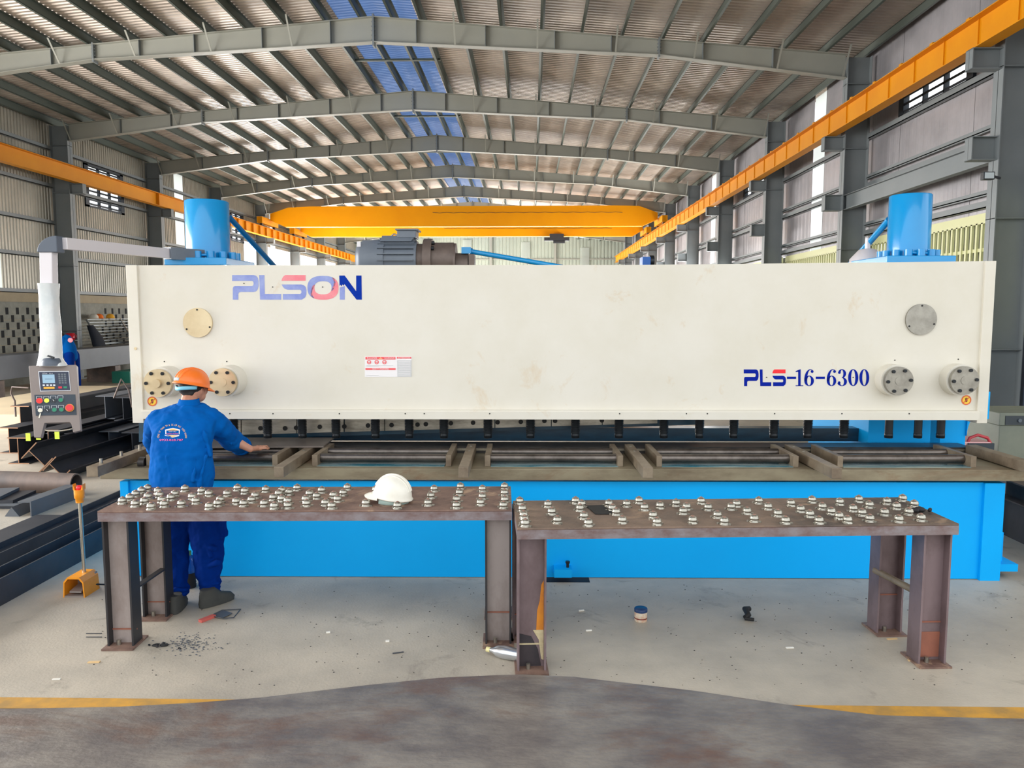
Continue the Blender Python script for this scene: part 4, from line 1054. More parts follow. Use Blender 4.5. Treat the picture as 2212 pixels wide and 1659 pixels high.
# trousers
b = MB()
b.rings([(P(396, 1062, 5.55), .2, .125, .9), (P(398, 1045, 5.55), .195, .12, .9)][::-1] + [(P(400, 1090, 5.55), .195, .125, .85), (P(400, 1115, 5.55), .18, .115, .85)], 28)
b.limb([P(378, 1095, 5.55), P(380, 1190, 5.56), P(382, 1290, 5.42)], [.11, .092, .064], n=18)
b.limb([P(432, 1095, 5.55), P(448, 1160, 5.56), P(450, 1215, 5.55), P(455, 1278, 5.50)], [.115, .118, .104, .07], n=18)
for px, py, yy in ((382, 1296, 5.42), (455, 1282, 5.5)):
    for k in range(3):
        c0 = P(px, py-k*13, yy+.02); b.tube([c0+Vector((cos(2*pi*i/14)*(.066+.006*k), sin(2*pi*i/14)*(.066+.006*k), .008*sin(2*2*pi*i/14+k*2))) for i in range(15)], .013, 8, False)
b.box(*[v for pr_ in zip((P(470,1130,5.5).x-.05, 5.5, P(470,1165,5.5).z), (P(477,1130,5.5).x, 5.62, P(470,1125,5.5).z)) for v in pr_])
for (x0, y0, x1, y1) in ((440,1150,455,1200),(425,1175,465,1185),(432,1230,470,1215),(450,1255,432,1240)): b.limb([P(x0,y0,5.46), P(x1,y1,5.46)], [.012,.02])
crumple(remesh(mb(b, 'trousers', 'trouser_blue'), .008, 4), .09, .036)
for px, py, ang in ((380, 1312, 8), (452, 1300, -38)):
    a = at_z(px, py, .03); T = Matrix.Rotation(radians(ang), 3, 'Z')
    def q(x, y, z): return a + T @ Vector((x, y, z))
    b = MB(); b.rings([(Vector((0, .06, -.028)), .045, .135, .8), (Vector((0, .06, 0)), .048, .14, .8), (Vector((0, .05, .03)), .045, .125, .85), (Vector((0, .01, .055)), .042, .085, 1), (Vector((0, -.01, .1)), .045, .055, 1)], 24)
    b.v = [tuple(a + T @ Vector(v_)) for v_ in b.v]
    mb(b, 'shoe', 'shoe_grey')
# back print, laid on the jacket surface
bv = evalbvh(jk)
def onj(px, py, off=.004):
    d_ = ray(px, py); h = bv.ray_cast(C0, d_)
    if h[0] is None: return at_y(px, py, 5.45)
    return h[0] - d_*off
def J(x, y): return (335+x/29.5, 905+y/29.5)
def jpoly(name, pts, m, off=.004):
    # densify
    P2 = []
    for i in range(len(pts)):
        a_, c_ = pts[i], pts[(i+1) % len(pts)]
        for k in range(3): P2.append((a_[0]+(c_[0]-a_[0])*k/3, a_[1]+(c_[1]-a_[1])*k/3))
    return mb(MB().add([onj(*J(*p), off) for p in P2], [tuple(range(len(P2)))]), name, m, fix=False)
jpoly('badge_frame', [(640,680),(1130,565),(1590,680),(1540,740),(700,740)], 'print_white')
jpoly('badge_frame', [(640,690),(715,690),(715,970),(655,970)], 'print_white'); jpoly('badge_frame', [(1520,690),(1585,690),(1560,970),(1510,970)], 'print_white')
jpoly('badge_frame', [(600,1020),(1540,1020),(1530,1090),(1120,1195),(640,1070)], 'print_white')
jpoly('badge_roof', [(830,700),(1130,610),(1450,700),(1450,735),(830,735)], 'print_orange', .006); jpoly('badge_base', [(800,1035),(1430,1035),(1120,1160)], 'print_orange', .006)
def jtext(body, cx, cy, w, h, m):
    vs, fs = text2d(body); xs = [p[0] for p in vs]; ys = [p[1] for p in vs]; x0, x1, y0, y1 = min(xs), max(xs), min(ys), max(ys)
    mb(MB().add([onj(*J(cx+(x-(x0+x1)/2)/(x1-x0)*w, cy-(y-(y0+y1)/2)/(y1-y0)*h), .005) for x, y in vs], fs), 'back_lettering', m, fix=False)
jtext('THÉP VIỆT', 1110, 800, 520, 85, 'print_white'); jtext('KHÁNH THÀNH', 1100, 930, 740, 100, 'print_pink'); jtext('0933.828.787', 1040, 1335, 1500, 130, 'print_pink')
s_ = 'CÔNG TY TNHH TM & SX CƠ KHÍ THÉP KHÁNH'; n = len(s_); b = MB()
for i, ch in enumerate(s_):
    if ch == ' ': continue
    a_ = radians(183 - 186*(i+.5)/n); vs, fs = text2d(ch, 170)
    xs = [p[0] for p in vs]; xc = (min(xs)+max(xs))/2
    R0 = 800; cx, cy = 1090, 1180
    out = []
    for x, y in vs:
        rx = (R0+y)*cos(a_) + (x-xc)*.62*sin(a_); ry = (R0*.94+y)*sin(a_) - (x-xc)*.62*cos(a_)
        out.append(onj(*J(cx+rx*1.03, cy-ry), .005))
    b.add(out, fs)
mb(b, 'arched_lettering', 'print_orange', fix=False)
# ------------------------------------------------------------------ worker in the background
w2_ = thing('person', (P(157, 800, 20).x, 20, 0), 'distant worker in blue coveralls bending over, seen beside the white control arm', 'person')
def wb2(b, name, m, **k): return b.build(name, m, w2_, world=True, **k)
hp = P(155, 768, 20); s2 = P(143, 735, 19.95); h2 = P(131, 729, 19.9)
b = MB().ell(h2, .085, .1, .11).limb([h2, s2], [.05, .06]); b.limb([s2, s2+Vector((-.12,-.12,-.3)), s2+Vector((-.2,-.25,-.5))], [.05,.045,.035]).limb([s2, s2+Vector((-.1,.15,-.3)), s2+Vector((-.25,.1,-.5))], [.05,.045,.035]); b.limb([s2, hp, hp+Vector((0,0,-.9))], [.08, .08, .05])
for k in range(2):
    hh = s2 + (Vector((-.21,-.27,-.53)), Vector((-.26,.1,-.53)))[k]; b.ell(hh, .03, .03, .045)
    for f in range(4): b.limb([hh+Vector((-.01, -.024+.016*f, -.03)), hh+Vector((-.02, -.024+.016*f, -.09-.008*(f%3)))], [.009, .008], n=8)
    b.limb([hh+Vector((.02,-.01,-.01)), hh+Vector((.03,-.02,-.06))], [.01,.009], n=8)
remesh(wb2(b, 'body', 'skin'), .011, 2)
b = MB().ell(h2+Vector((.02, 0, .025)), .1, .11, .1); wb2(b, 'hair', 'hair')
b = MB().limb([s2+Vector((0,0,.0)), (s2+hp)/2, hp+Vector((0,0,-.02))], [.17, .19, .17], n=18, flat=.85)
b.limb([s2+Vector((-.02,-.12,.02)), s2+Vector((-.12,-.16,-.28)), s2+Vector((-.18,-.24,-.44))], [.09,.07,.06]).limb([s2+Vector((0,.1,.02)), s2+Vector((-.1,.17,-.28)), s2+Vector((-.22,.12,-.44))], [.09,.07,.06])
remesh(wb2(b, 'jacket', 'coverall_blue'), .015, 4)
b = MB(); 
for dy in (-.1, .1): b.limb([hp+Vector((0,dy,.02)), hp+Vector((.02,dy*1.4,-.45)), Vector((hp.x+.03, hp.y+dy*1.6, .1))], [.13,.1,.08])
remesh(wb2(b, 'trousers', 'trouser_blue'), .015, 3)
for dy in (-.16, .16): wb2(MB().ell((hp.x-.03, hp.y+dy, .05), .14, .055, .05), 'shoe', 'shoe_grey')
wb2(MB().ell(P(152, 735, 19.8), .07, .012, .06), 'back_badge', 'logo_faded_red')
# ------------------------------------------------------------------ control arm and console
YA = 5.35
a0 = P(117, 524, YA); ca = thing('control_pendant', (a0.x, YA, 0), 'grey operator console hanging from a white swing arm at the left', 'control console')
def cb(b, name, m, par=None, **k): return b.build(name, m, par or ca, world=True, **k)
p0 = P(138, 526, YA+.02); p1 = P(378, 549, 6.62)
arm = cb(MB().beam(p0, p1, .05, .082), 'horizontal_arm', 'alu_paint', bevel=.004)
cb(MB().beam(p1-Vector((.02,.1,0)), p1+Vector((.14,.2,0)), .1, .1).cyl(p1+Vector((.1,.15,-.12)), p1+Vector((.1,.15,.05)), .05), 'arm_pivot', 'motor_grey')
pc = P(107, 524, YA)
b = MB(); n = 8; arc = []
o0 = P(132, 546, YA)
Ro = (P(132, 510, YA)-o0).z; Rxo = o0.x - P(88, 546, YA).x
arc = [(o0.x - Rxo*sin(radians(90*k/n)), o0.z + Ro*cos(radians(90*k/n))) for k in range(n+1)]
b.prism([(o0.x, YA-.045, o0.z)] + [(x, YA-.045, z) for x, z in arc], (0, .09, 0)); cb(b, 'elbow_cover', 'elbow_grey', bevel=.006)
vt = P(105, 543, YA); vb = P(108, 782, YA)
cb(MB().beam(vt, vb, .09, .07, (0,1,0)), 'vertical_post', 'alu_paint', bevel=.006)
b = MB(); rr = []
for py, xl, xr in ((612,90,120),(640,90,122),(680,91,124),(700,92,127),(735,93,128),(762,93,127),(775,88,130),(790,84,142)):
    p = P(xl, py, YA); q = P(xr, py, YA); rr.append(((p+q)/2, (q.x-p.x)/2, .058+.004*((py*7) % 5), .55))
b.rings(rr, 24); cb(b, 'plastic_wrap', 'plastic_wrap')
c = P(112, 789, YA-.02); cb(MB().lathe([(.068, 0), (.068, .02), (.05, .05), (.025, .062), (0, .062)], tuple(c), 24), 'swivel_cap', 'elbow_grey')
cb(MB().beam(c+Vector((-.01,-.04,.075)), c+Vector((.05,-.05,.055)), .01, .012), 'clamp_lever', 'spring_black')
# console face in its own plane
YC = YA-.06
XCc = at_y(117, 860, YC).x
nC = Vector((-.42, .88, -.2)).normalized()
def FC(px, py, dz=0.0):
    d_ = ray(px, py); p0_ = Vector((XCc, YC, at_y(117, 860, YC).z)) - nC*dz
    return C0 + d_*((p0_ - C0).dot(nC)/d_.dot(nC))
def facebox(name, pts, m, th, par=None, dz=0.0, bevel=0):
    A = [FC(x, y, dz) for x, y in pts]; return cb(MB().prism(A, nC*th), name, m, par, bevel=bevel)
box = facebox('console_box', [(62,790),(165,788),(168,850),(174,930),(158,934),(154,916),(150,912),(96,914),(88,945),(74,945),(68,870)], 'console_grey', .11, bevel=.003)
def C2(x, y): return (60+x/9.76, 780+y/9.76)
def fq(name, x0, x1, y0, y1, m, dz, par, sk=.09, th=.003):
    s = lambda y: sk*(y-y0)
    return facebox(name, [C2(x0, y0), C2(x1, y0-.01*(x1-x0)), C2(x1+s(y1), y1-.02*(x1-x0)), C2(x0+s(y1), y1)], m, th, par, dz)
fq('display_frame', 220, 868, 215, 640, 'btn_white', .004, box)
dp = fq('display_panel', 236, 856, 232, 624, 'screen_navy', .006, box)
fq('lcd_screen', 300, 560, 285, 468, 'lcd', .008, dp)
fq('lcd_line', 362, 520, 374, 380, 'screen_navy', .010, dp)
for x in (312, 392, 466, 532): fq('soft_key', x, x+46, 492, 524, 'btn_white', .008, dp)
fq('amber_key_bar', 332, 562, 545, 588, 'btn_amber', .008, dp)
fq('red_key', 642, 718, 534, 576, 'btn_red', .008, dp); fq('green_key', 752, 824, 532, 572, 'btn_green', .008, dp)
for r in range(5):
    for c_ in range(3): fq('keypad_key', 638+c_*60+r*4, 680+c_*60+r*4, 262+r*45, 296+r*45, 'key_grey', .008, dp)
def ftext(body, cx, cy, w, h, m, par, dz):
    vs, fs = text2d(body); xs = [p[0] for p in vs]; ys = [p[1] for p in vs]; x0, x1, y0, y1 = min(xs), max(xs), min(ys), max(ys)
    cb(MB().add([FC(*C2(cx+(x-(x0+x1)/2)/(x1-x0)*w, cy-(y-(y0+y1)/2)/(y1-y0)*h), dz) for x, y in vs], fs), 'lettering', m, par, fix=False)
ftext('ESTUN', 360, 262, 95, 26, 'btn_white', dp, .0075); ftext('E21S', 490, 262, 70, 20, 'btn_white', dp, .0075)
bp = fq('button_panel', 140, 1000, 712, 1150, 'panel_slate', .005, box, .07)
def btn(x, y, r, m, name, h=.014, base=None):
    c = FC(*C2(x, y), .005); rr = r/9.76*YC/F; 
    o = cb(MB().cyl(c-nC*h*.5, c+nC*.004, rr*1.2, n=20), 'bezel', base or 'key_grey', bp)
    cb(MB().cyl(c-nC*h, c, rr, rr, n=20), name, m, bp)
for x, y in ((240, 745), (392, 745), (538, 735), (688, 730), (258, 950), (405, 945), (555, 938), (703, 932)):
    p_ = [(x-56, y), (x+56, y), (x+56, y+58), (x-56, y+58)]
    for a_, c_ in ((0, 1), (1, 2), (3, 0)):
        A = FC(*C2(*p_[a_]), .007); B = FC(*C2(*p_[c_]), .007); cb(MB().beam(A, B, .002, .003, (0, 1, 0.01)), 'label_frame', 'btn_white', bp)
btn(250, 838, 56, 'lamp_red', 'red_lamp'); btn(402, 835, 46, 'lamp_yellow', 'yellow_lamp'); btn(545, 830, 40, 'spring_black', 'selector_knob'); btn(700, 822, 42, 'btn_green', 'green_button')
btn(268, 1040, 44, 'bright_steel', 'key_switch'); btn(412, 1035, 40, 'spring_black', 'selector_knob'); btn(565, 1030, 42, 'btn_green', 'green_button'); btn(715, 1025, 42, 'btn_green', 'green_button')
btn(888, 990, 70, 'estop_red', 'emergency_stop', .035, 'estop_amber')
for x, y in ((545, 830), (412, 1035)):
    A = FC(*C2(x-18, y-20), .021); B = FC(*C2(x+10, y+14), .021); cb(MB().beam(A, B, .003, .004, (0, 1, 0)), 'knob_pointer', 'btn_white', bp)
A = FC(*C2(270, 1100), .02); B = FC(*C2(240, 1200), .02); cb(MB().beam(A, B, .008, .004, (0, 1, 0)), 'key', 'bright_steel', bp)
cb(MB().tube([FC(98, 929, .0), FC(105, 931, .02), FC(128, 931, .03), FC(148, 928, .02), FC(157, 926, .0)], .0055, 8), 'handle', 'bright_steel', box)
# ------------------------------------------------------------------ foot pedal with pole
q = at_z(160, 1291, 0); fp = thing('foot_pedal', (q.x, q.y, 0), 'orange foot pedal switch with upright chrome pole and emergency button', 'foot pedal')
w = .083; b = MB()
pf = [(-w, 0), (-w*.92, .12), (-w*.55, .155), (w*.55, .155), (w*.92, .12), (w, 0), (w*.9, 0), (w*.82, .11), (w*.5, .142), (-w*.5, .142), (-w*.82, .11), (-w*.9, 0)]
b.prism([(x, 0, z) for x, z in pf], (0, .2, 0)); hd = b.build('pedal_hood', 'pedal_orange', fp)
MB().box(-w*.88, w*.88, 0, .22, 0, .012).box(-w*.85, w*.85, .17, .2, .012, .14).build('pedal_base', 'pedal_grey', fp)
MB().hexa([(-.045, .02, .03), (.045, .02, .03), (.045, .14, .05), (-.045, .14, .05), (-.045, .02, .042), (.045, .02, .042), (.045, .14, .062), (-.045, .14, .062)]).build('treadle', 'pedal_grey', fp)
ph = P(160, 1058, q.y+.12).z
MB().cyl((.01, .13, .14), (.005, .13, ph-.05), .0135, n=16).build('pole', 'bright_steel', fp)
cb_ = MB().lathe([(.028, -.1), (.03, -.07), (.036, -.065), (.038, -.03), (.038, 0)], (.005, .13, ph), 20).build('button_cage', 'pedal_orange', fp)
for s_ in (-1, 1): MB().prism([(.005+s_*.038, .11, ph), (.005+s_*.038, .11, ph+.045), (.005+s_*.022, .11, ph)], (0, .04, 0)).build('guard_horn', 'pedal_orange', cb_)
MB().lathe([(.02, 0), (.024, .012), (.02, .03), (0, .034)], (.005, .13, ph), 20).build('stop_button', 'estop_red', cb_)
tag(MB().tube([Vector((q.x+.07, q.y+.15, .05)), Vector((q.x+.12, q.y+.25, .012)), Vector((q.x+.2, q.y+.5, .012)), Vector((q.x+.45, q.y+.62, .012))], .007, 8).build('pedal_cable', 'cable_black'), 'black cable running from the orange foot pedal along the floor', 'cable')
# ------------------------------------------------------------------ white helmet on the table
q = at_z(848, 1086, .9); hw = thing('hard_hat', (q.x, q.y, .9), 'white hard hat resting on the left steel table', 'hard hat', radians(-12))
T = Matrix.Rotation(radians(8), 3, 'Y')
Tt = Matrix.Translation((0, 0, .045))
b = MB(); pr = [(.122, -.012), (.126, -.006), (.12, 0)] + [(.116*cos(radians(a)), .135*sin(radians(a))) for a in range(6, 91, 7)]
b.lathe([(.11, -.01)] + pr, (0, 0, .05), 40, T, 1.12, .92); shell = b.build('shell', 'helmet_white', hw)
b = MB()
for y in (-.025, 0, .025): b.tube([Vector((0, y, .05)) + T @ Vector((.125*cos(radians(a)), 0, .004+.134*sin(radians(a))*sqrt(1-(y/.11)**2))) for a in range(20, 161, 8)], .006 if y else .009, 8)
b.build('crown_ridge', 'helmet_white', shell)
A = []; B = []
for k in range(17):
    a = radians(180-62 + 124*k/16); w = .05*sin(pi*k/16)**.7
    A.append(Vector((0,0,.045)) + T @ Vector((.122*1.12*cos(a), .122*.92*sin(a), 0))); B.append(Vector((0,0,.045)) + T @ Vector(((.122*1.12+w)*cos(a), (.122*.92+w)*sin(a), -.02-w*.1)))
b = MB(); b.strip(A, B); o = b.build('peak', 'helmet_white', hw, fix=False); s = o.modifiers.new('s', 'SOLIDIFY'); s.thickness = .004
A = [Vector((.0, 0, 0)) + Vector((.1*1.1*cos(radians(a)), .088*sin(radians(a)), .0)) for a in range(-130, 131, 10)]
b = MB(); b.strip([p + Vector((0, 0, .002)) for p in A], [p + Vector((0, 0, .045)) for p in A], True); o = b.build('headband', 'helmet_strap', hw, fix=False); s = o.modifiers.new('s', 'SOLIDIFY'); s.thickness = .004
# ------------------------------------------------------------------ things on the floor in front
q = at_z(1384, 1340, 0); can = thing('paint_tin', (q.x, q.y, 0), 'small round tin with dark blue lid standing on the concrete floor', 'tin')
r = .0445
MB().lathe([(r*.97, 0), (r, .004), (r, .078), (r*.97, .08)], n=32).build('tin_body', 'can_label', can)
MB().lathe([(r*1.03, .066), (r*1.04, .085), (r*.98, .09), (0, .09)], n=32).build('lid', 'lid_blue', can)
MB().lathe([(r*1.008, .018), (r*1.008, .026)], n=32).build('stripe', 'can_stripe', can)
def scrap(name, px, py, r, n, m, label, cat, flat=.6, seed=1, grp=None, z0=0):
    random.seed(seed); q = at_z(px, py, z0); b = MB()
    for k in range(n):
        a = random.uniform(0, 6.28); d = random.uniform(0, r)
        T = Matrix.Rotation(random.uniform(0, 3), 3, 'Z') @ Matrix.Rotation(random.uniform(-.5, .5), 3, 'X')
        s = random.uniform(.35, .7)*r; b.ell((q.x+cos(a)*d*1.6, q.y+sin(a)*d*.8, z0+s*flat*.62), s, s*.5, s*flat*.6, 8, 5, T)
    o = b.build(name, m); rm = remesh(o, r*.09, 1, .3); tag(o, label, cat, grp); random.seed(3); return o
scrap('rag', 336, 1396, .045, 9, 'rag_black', 'crumpled black rag on the floor behind the left table front leg', 'rag')
scrap('rag', 385, 1402, .016, 4, 'rag_black', 'tiny black scrap on the floor right of the crumpled rag', 'scrap', seed=3)
scrap('rag', 1986, 1106, .045, 12, 'rag_black', 'black rag lying at the right end of the right table', 'rag', 1.0, 5, z0=.897)
q = at_z(1618, 1340, 0)
o = MB().tube([(q.x-.03, q.y, .02), (q.x, q.y+.02, .03), (q.x-.005, q.y+.08, .05), (q.x+.03, q.y+.1, .045)], [.016, .02, .022, .018], 10).tube([(q.x-.03, q.y, .014), (q.x+.03, q.y-.02, .014)], [.014, .012], 8).build('glove', 'rag_black')
tag(o, 'small black twisted glove on the floor right of the blue lidded tin', 'glove')
p_ = [at_z(x, y, .897) for x, y in ((1266,1093),(1300,1092),(1332,1111),(1286,1111))]
tag(MB().prism(p_, (0, 0, .004)).build('rubber_scrap', 'rag_black'), 'flat black rubber scrap lying on the right table among the ball units', 'scrap')
# welding mask frame like scraper
q0 = at_z(432, 1342, .01); q1 = at_z(463, 1330, .01); q2 = at_z(518, 1318, .012)
sc = thing('wire_scraper', (q0.x, q0.y, 0), 'flat wire mesh scraper with red handle on the floor near the worker', 'scraper')
MB().beam(q0, q1, .035, .018).build('handle', 'red_handle', sc, world=True)
e = [at_z(x, y, .012) for x, y in ((455,1330),(480,1318),(520,1316),(505,1334),(482,1336))]
b = MB()
for i in range(len(e)): b.tube([e[i], e[(i+1) % len(e)]], .004, 6)
b.build('wire_frame', 'wire_grey', sc, world=True)
MB().prism([at_z(x, y, .008) for x, y in ((457,1330),(482,1319),(502,1325),(482,1335))], (0, 0, .004)).build('mesh_blade', 'stock_grey', sc, world=True)
# butts, paper and wood chips
def bit(px, py, l, w, m, label, cat, ang, h=.006, grp=None):
    q = at_z(px, py, 0); T = Matrix.Translation((q.x, q.y, 0)) @ Matrix.Rotation(ang, 4, 'Z')
    o = MB().box(-l/2, l/2, -w/2, w/2, .0005, h, T).build(cat.replace(' ', '_'), m); return tag(o, label, cat, grp)
bit(203, 1431, .07, .02, 'wood_chip', 'pale wood chip on the floor left of the front left table leg', 'wood chip', .1)
bit(122, 1468, .045, .012, 'paper_white', 'white paper scrap near the left end of the yellow line', 'paper scrap', .1)
bit(1706, 1400, .05, .014, 'paper_white', 'white paper scrap on the floor below the black glove', 'paper scrap', .1)
bit(1927, 1381, .07, .014, 'wood_chip', 'pale wood chip at the foot of the right table rear leg', 'wood chip', .15)
bit(1978, 1428, .09, .02, 'wood_chip', 'pale wood chip beside the front right leg of the right table', 'wood chip', -.1)
bit(1256, 1320, .04, .011, 'paper_white', 'white cigarette end on the floor left of the tin, nearer the machine', 'cigarette end', .3, .009)
bit(1272, 1363, .04, .011, 'paper_white', 'white cigarette end on the floor lower left of the tin', 'cigarette end', .2, .009)
bit(709, 1367, .025, .014, 'paper_white', 'white cigarette end under the left table, left of another', 'cigarette end', .4, .009)
bit(837, 1386, .025, .016, 'paper_white', 'white cigarette end under the left table, right of another', 'cigarette end', .2, .009)
bit(860, 1411, .07, .008, 'wire_grey', 'thin grey metal sliver on the floor under the left table', 'metal sliver', .35, .006)
for py, nm in ((1368, 'upper'), (1376, 'lower')):
    p_ = at_z(186, py, .004); q_ = at_z(220, py, .004)
    tag(MB().cyl(p_, q_, .003, n=6).build('welding_rod', 'wire_grey'), nm + ' of two thin rods lying left of the front left table leg', 'rod')
random.seed(11); b = MB()
for k in range(260):
    a = random.gauss(0, 1); c = random.gauss(0, 1); q = at_z(412+a*24, 1392+c*11, 0); s = random.uniform(.002, .006)
    b.ell((q.x, q.y, s*.5), s*1.4, s*.7, s*.5, 5, 3)
tag(b.build('metal_crumbs', 'stock_grey'), 'fine grey metal crumbs strewn on the floor behind the front left table leg', 'debris', kind='stuff')
b = MB()
for k in range(420):
    q = at_z(random.uniform(200, 2200), 1262 + 220*random.random()**1.2, 0); s = random.uniform(.0015, .005)
    b.ell((q.x, q.y, s*.4), s*1.3, s, s*.4, 5, 3)
tag(b.build('floor_grit', 'hole_black'), 'sparse dark grit scattered over the concrete floor around the tables', 'grit', kind='stuff')
# bottles
q = at_z(1058, 1404, .04); q1 = at_z(1120, 1414, .045)
bt = thing('water_bottle', (q.x, q.y, 0), 'clear crumpled plastic bottle lying between the two tables', 'bottle')
d = (q1-q); d.z = 0; d.normalize(); x_ = lambda t, z=.042: (q.x+d.x*t, q.y+d.y*t, z)
MB().tube([x_(.0), x_(.02), x_(.05), x_(.1), x_(.16), x_(.24)], [.014, .015, .034, .041, .038, .036], 18).build('bottle_body', 'foil', bt, world=True)
MB().cyl(x_(-.022), x_(.003), .016, n=16).build('cap', 'bottle_cap', bt, world=True)
q = at_z(410, 1268, 0); wbt = thing('water_jug', (q.x, q.y, 0), 'blue plastic water jug standing between the legs of the worker', 'water jug')
MB().lathe([(.048, 0), (.05, .02), (.046, .03), (.05, .04), (.046, .055), (.05, .07), (.05, .12)], n=24).build('jug_base', 'rag_black', wbt)
MB().lathe([(.048, .12), (.05, .13), (.046, .15), (.05, .17), (.046, .19), (.05, .21), (.04, .24), (.02, .26)], n=24).build('jug_body', 'bottle_blue', wbt)
MB().lathe([(.022, .255), (.022, .29), (0, .29)], n=16).build('cap', 'green_cap', wbt)
# ------------------------------------------------------------------ steel stock on the left
def hb_thing(x, y0, y1, z0, w, h, m, label, up=(0,0,1), grp='steel beams stored on the left', cut=True):
    zc = z0 + (h if up[2] else w)/2
    r = thing('steel_beam', (x, y0, 0), label, 'steel beam', 0, grp)
    MB().hbeam((0, 0, zc), (0, y1-y0, zc), w, h, .014, .01, up).build('beam_section', m, r)
    if cut: MB().hbeam((0, -.003, zc), (0, 0.001, zc), w, h, .014, .01, up).build('cut_end', 'stock_cut', r)
    return r
pa = at_z(0, 1310, 0); xa = pa.x
hb_thing(xa-.1, 3.0, 9.3, 0, .2, .2, 'stock_black', 'black H-beam on the floor nearest the camera at the left edge', (1,0,0), cut=False)
pb = at_z(0, 1227, 0)
hb_thing(pb.x-.12, 3.0, 9.6, 0, .12, .22, 'stock_black', 'black channel-like beam on the floor just beyond the nearest left beam', (1,0,0), cut=False)
pc_ = at_z(98, 1142, 0); pd = at_z(82, 1122, 0)
tag(MB().box(pc_.x-.3, pc_.x, 3.5, pd.y, .0, .05).build('flat_bar', 'stock_black'), 'black flat bar on the floor ending beside the orange pedal pole', 'flat bar', 'steel beams stored on the left')
q = at_z(66, 1116, 0); L_ = MB(); L_.prism([(q.x, q.y, .15), (q.x+.0, q.y, 0), (q.x+.012, q.y, 0), (q.x+.012, q.y, .162), (q.x-.13, q.y, .162), (q.x-.13, q.y, .15)], (.03, .8, 0))
o = L_.build('angle_bar', 'stock_grey'); tag(o, 'grey steel angle bar with a bright cut end on the floor at left', 'angle bar')
q = at_z(42, 1116, 0); tag(MB().prism([(q.x-.16, q.y, 0), (q.x, q.y, 0), (q.x-.08, q.y, .1)], (-.03, .6, 0)).build('angle_bar', 'stock_grey'), 'small angle bar lying ridge up left of the bright cut angle', 'angle bar')
q = at_z(108, 1102, 0)
for k in range(4):
    T = Matrix.Translation((q.x-.15*k-.12, q.y+.02, .0)) @ Matrix.Rotation(.08*k-.05, 4, 'Z')
    tag(MB().box(-2.2, .0, 0, .48, .002+.034*k, .034+.034*k, T).build('steel_slab', 'stock_grey' if k % 2 else 'stock_black'), ['bottom', 'second lowest', 'second highest', 'topmost'][k] + ' dark slab of the stack in front of the rusty pipe', 'steel slab', 'dark steel slabs at the left edge')
q = at_z(166, 1068, 0); pr_ = thing('steel_pipe', (q.x, q.y, 0), 'thick rusty steel pipe lying on the floor left of the pedal pole', 'pipe')
b = MB(); A = []; n = 28
for R_ in (.125, .108):
    A.append([Vector((0, .05*0+R_*cos(2*pi*i/n), .127+R_*sin(2*pi*i/n))) for i in range(n)])
D_ = Vector((-2.2, .25, 0))
b.strip(A[0], [p + D_ for p in A[0]], True, True); b.strip(A[1], [p + D_ for p in A[1]], True, True); b.strip(A[0], A[1], False, True)
b.build('pipe_wall', 'stock_brown', pr_)
# tilted H-beams
def tilt_beam(px, py, y, s, ang, label, ln=6.0):
    c = P(px, py, y); r = thing('steel_beam', (c.x, c.y, 0), label, 'steel beam', 0, 'tilted black H-beams at left')
    u = (sin(radians(ang)), 0, cos(radians(ang)))
    MB().hbeam((0, 0, c.z), (0, ln, c.z), s, s, .014, .01, u).build('beam_section', 'stock_black', r)
    MB().hbeam((0, -.004, c.z), (0, .0, c.z), s, s, .014, .01, u).build('cut_end', 'stock_cut', r); return r
tbA = tilt_beam(80, 990, 9.7, .30, -45, 'tilted black H-beam with bright cut end, upper of two below the console')
tbB = tilt_beam(122, 1016, 9.6, .26, -45, 'tilted black H-beam with bright cut end, lower of two below the console')
k = 0
for (px, py, y, w, h, lab) in ((40, 985, 10.6, .3, .38, 'black H-beam standing upright left of the tilted beams'),
        (44, 905, 12.0, .3, .42, 'black H-beam on the upper row, its end left of the console'),
        (20, 960, 11.4, .3, .4, 'black H-beam low at the picture edge under the upper row'),
        (105, 955, 10.9, .3, .36, 'black H-beam partly hidden directly below the console handle')):
    c = P(px, py, y); z0 = max(0, c.z-h/2); hb_thing(c.x, y, 17.5, z0, w, h, 'stock_black', lab)
for i, (x, z0, y) in enumerate(((-6.9, .42, 12.2), (-6.5, .42, 12.0), (-6.1, .42, 12.1), (-5.7, .42, 11.9), (-7.1, 0, 11), (-6.7, 0, 11), (-6.3, 0, 11.2), (-5.9, 0, 11.1), (-5.5, 0, 11.2))):
    hb_thing(x, y, 18.5, z0, .3, .38, 'stock_black' if i % 2 else 'stock_grey', ['leftmost', 'second', 'third', 'rightmost'][i] + ' H-beam of the upper row seen between console and machine' if i < 4 else ['leftmost', 'second', 'third', 'fourth', 'rightmost'][i-4] + ' H-beam of the bottom row seen between console and machine', cut=False)
for px, py, y in ((69, 942, 9.75), (91, 940, 9.78), (131, 938, 9.8)):
    c = P(px, py, y); MB().box(c.x-.03, c.x+.03, y-.08, y-.07, c.z-.05, c.z+.05).build('tape_tab', 'tape_lime', tbA, world=True)
# bent bars
for pts, y, lab in (([(286,880),(278,842),(262,819),(246,860)], 12.0, 'thin bent rod standing on the beams right of the console'), ([(62,838),(26,836),(24,850),(32,866),(34,900)], 12.1, 'thin bent rod on the beams left of the console')):
    tag(MB().tube([P(x, yy, y) for x, yy in pts], .014, 6).build('bent_rod', 'stock_brown'), lab, 'rod')
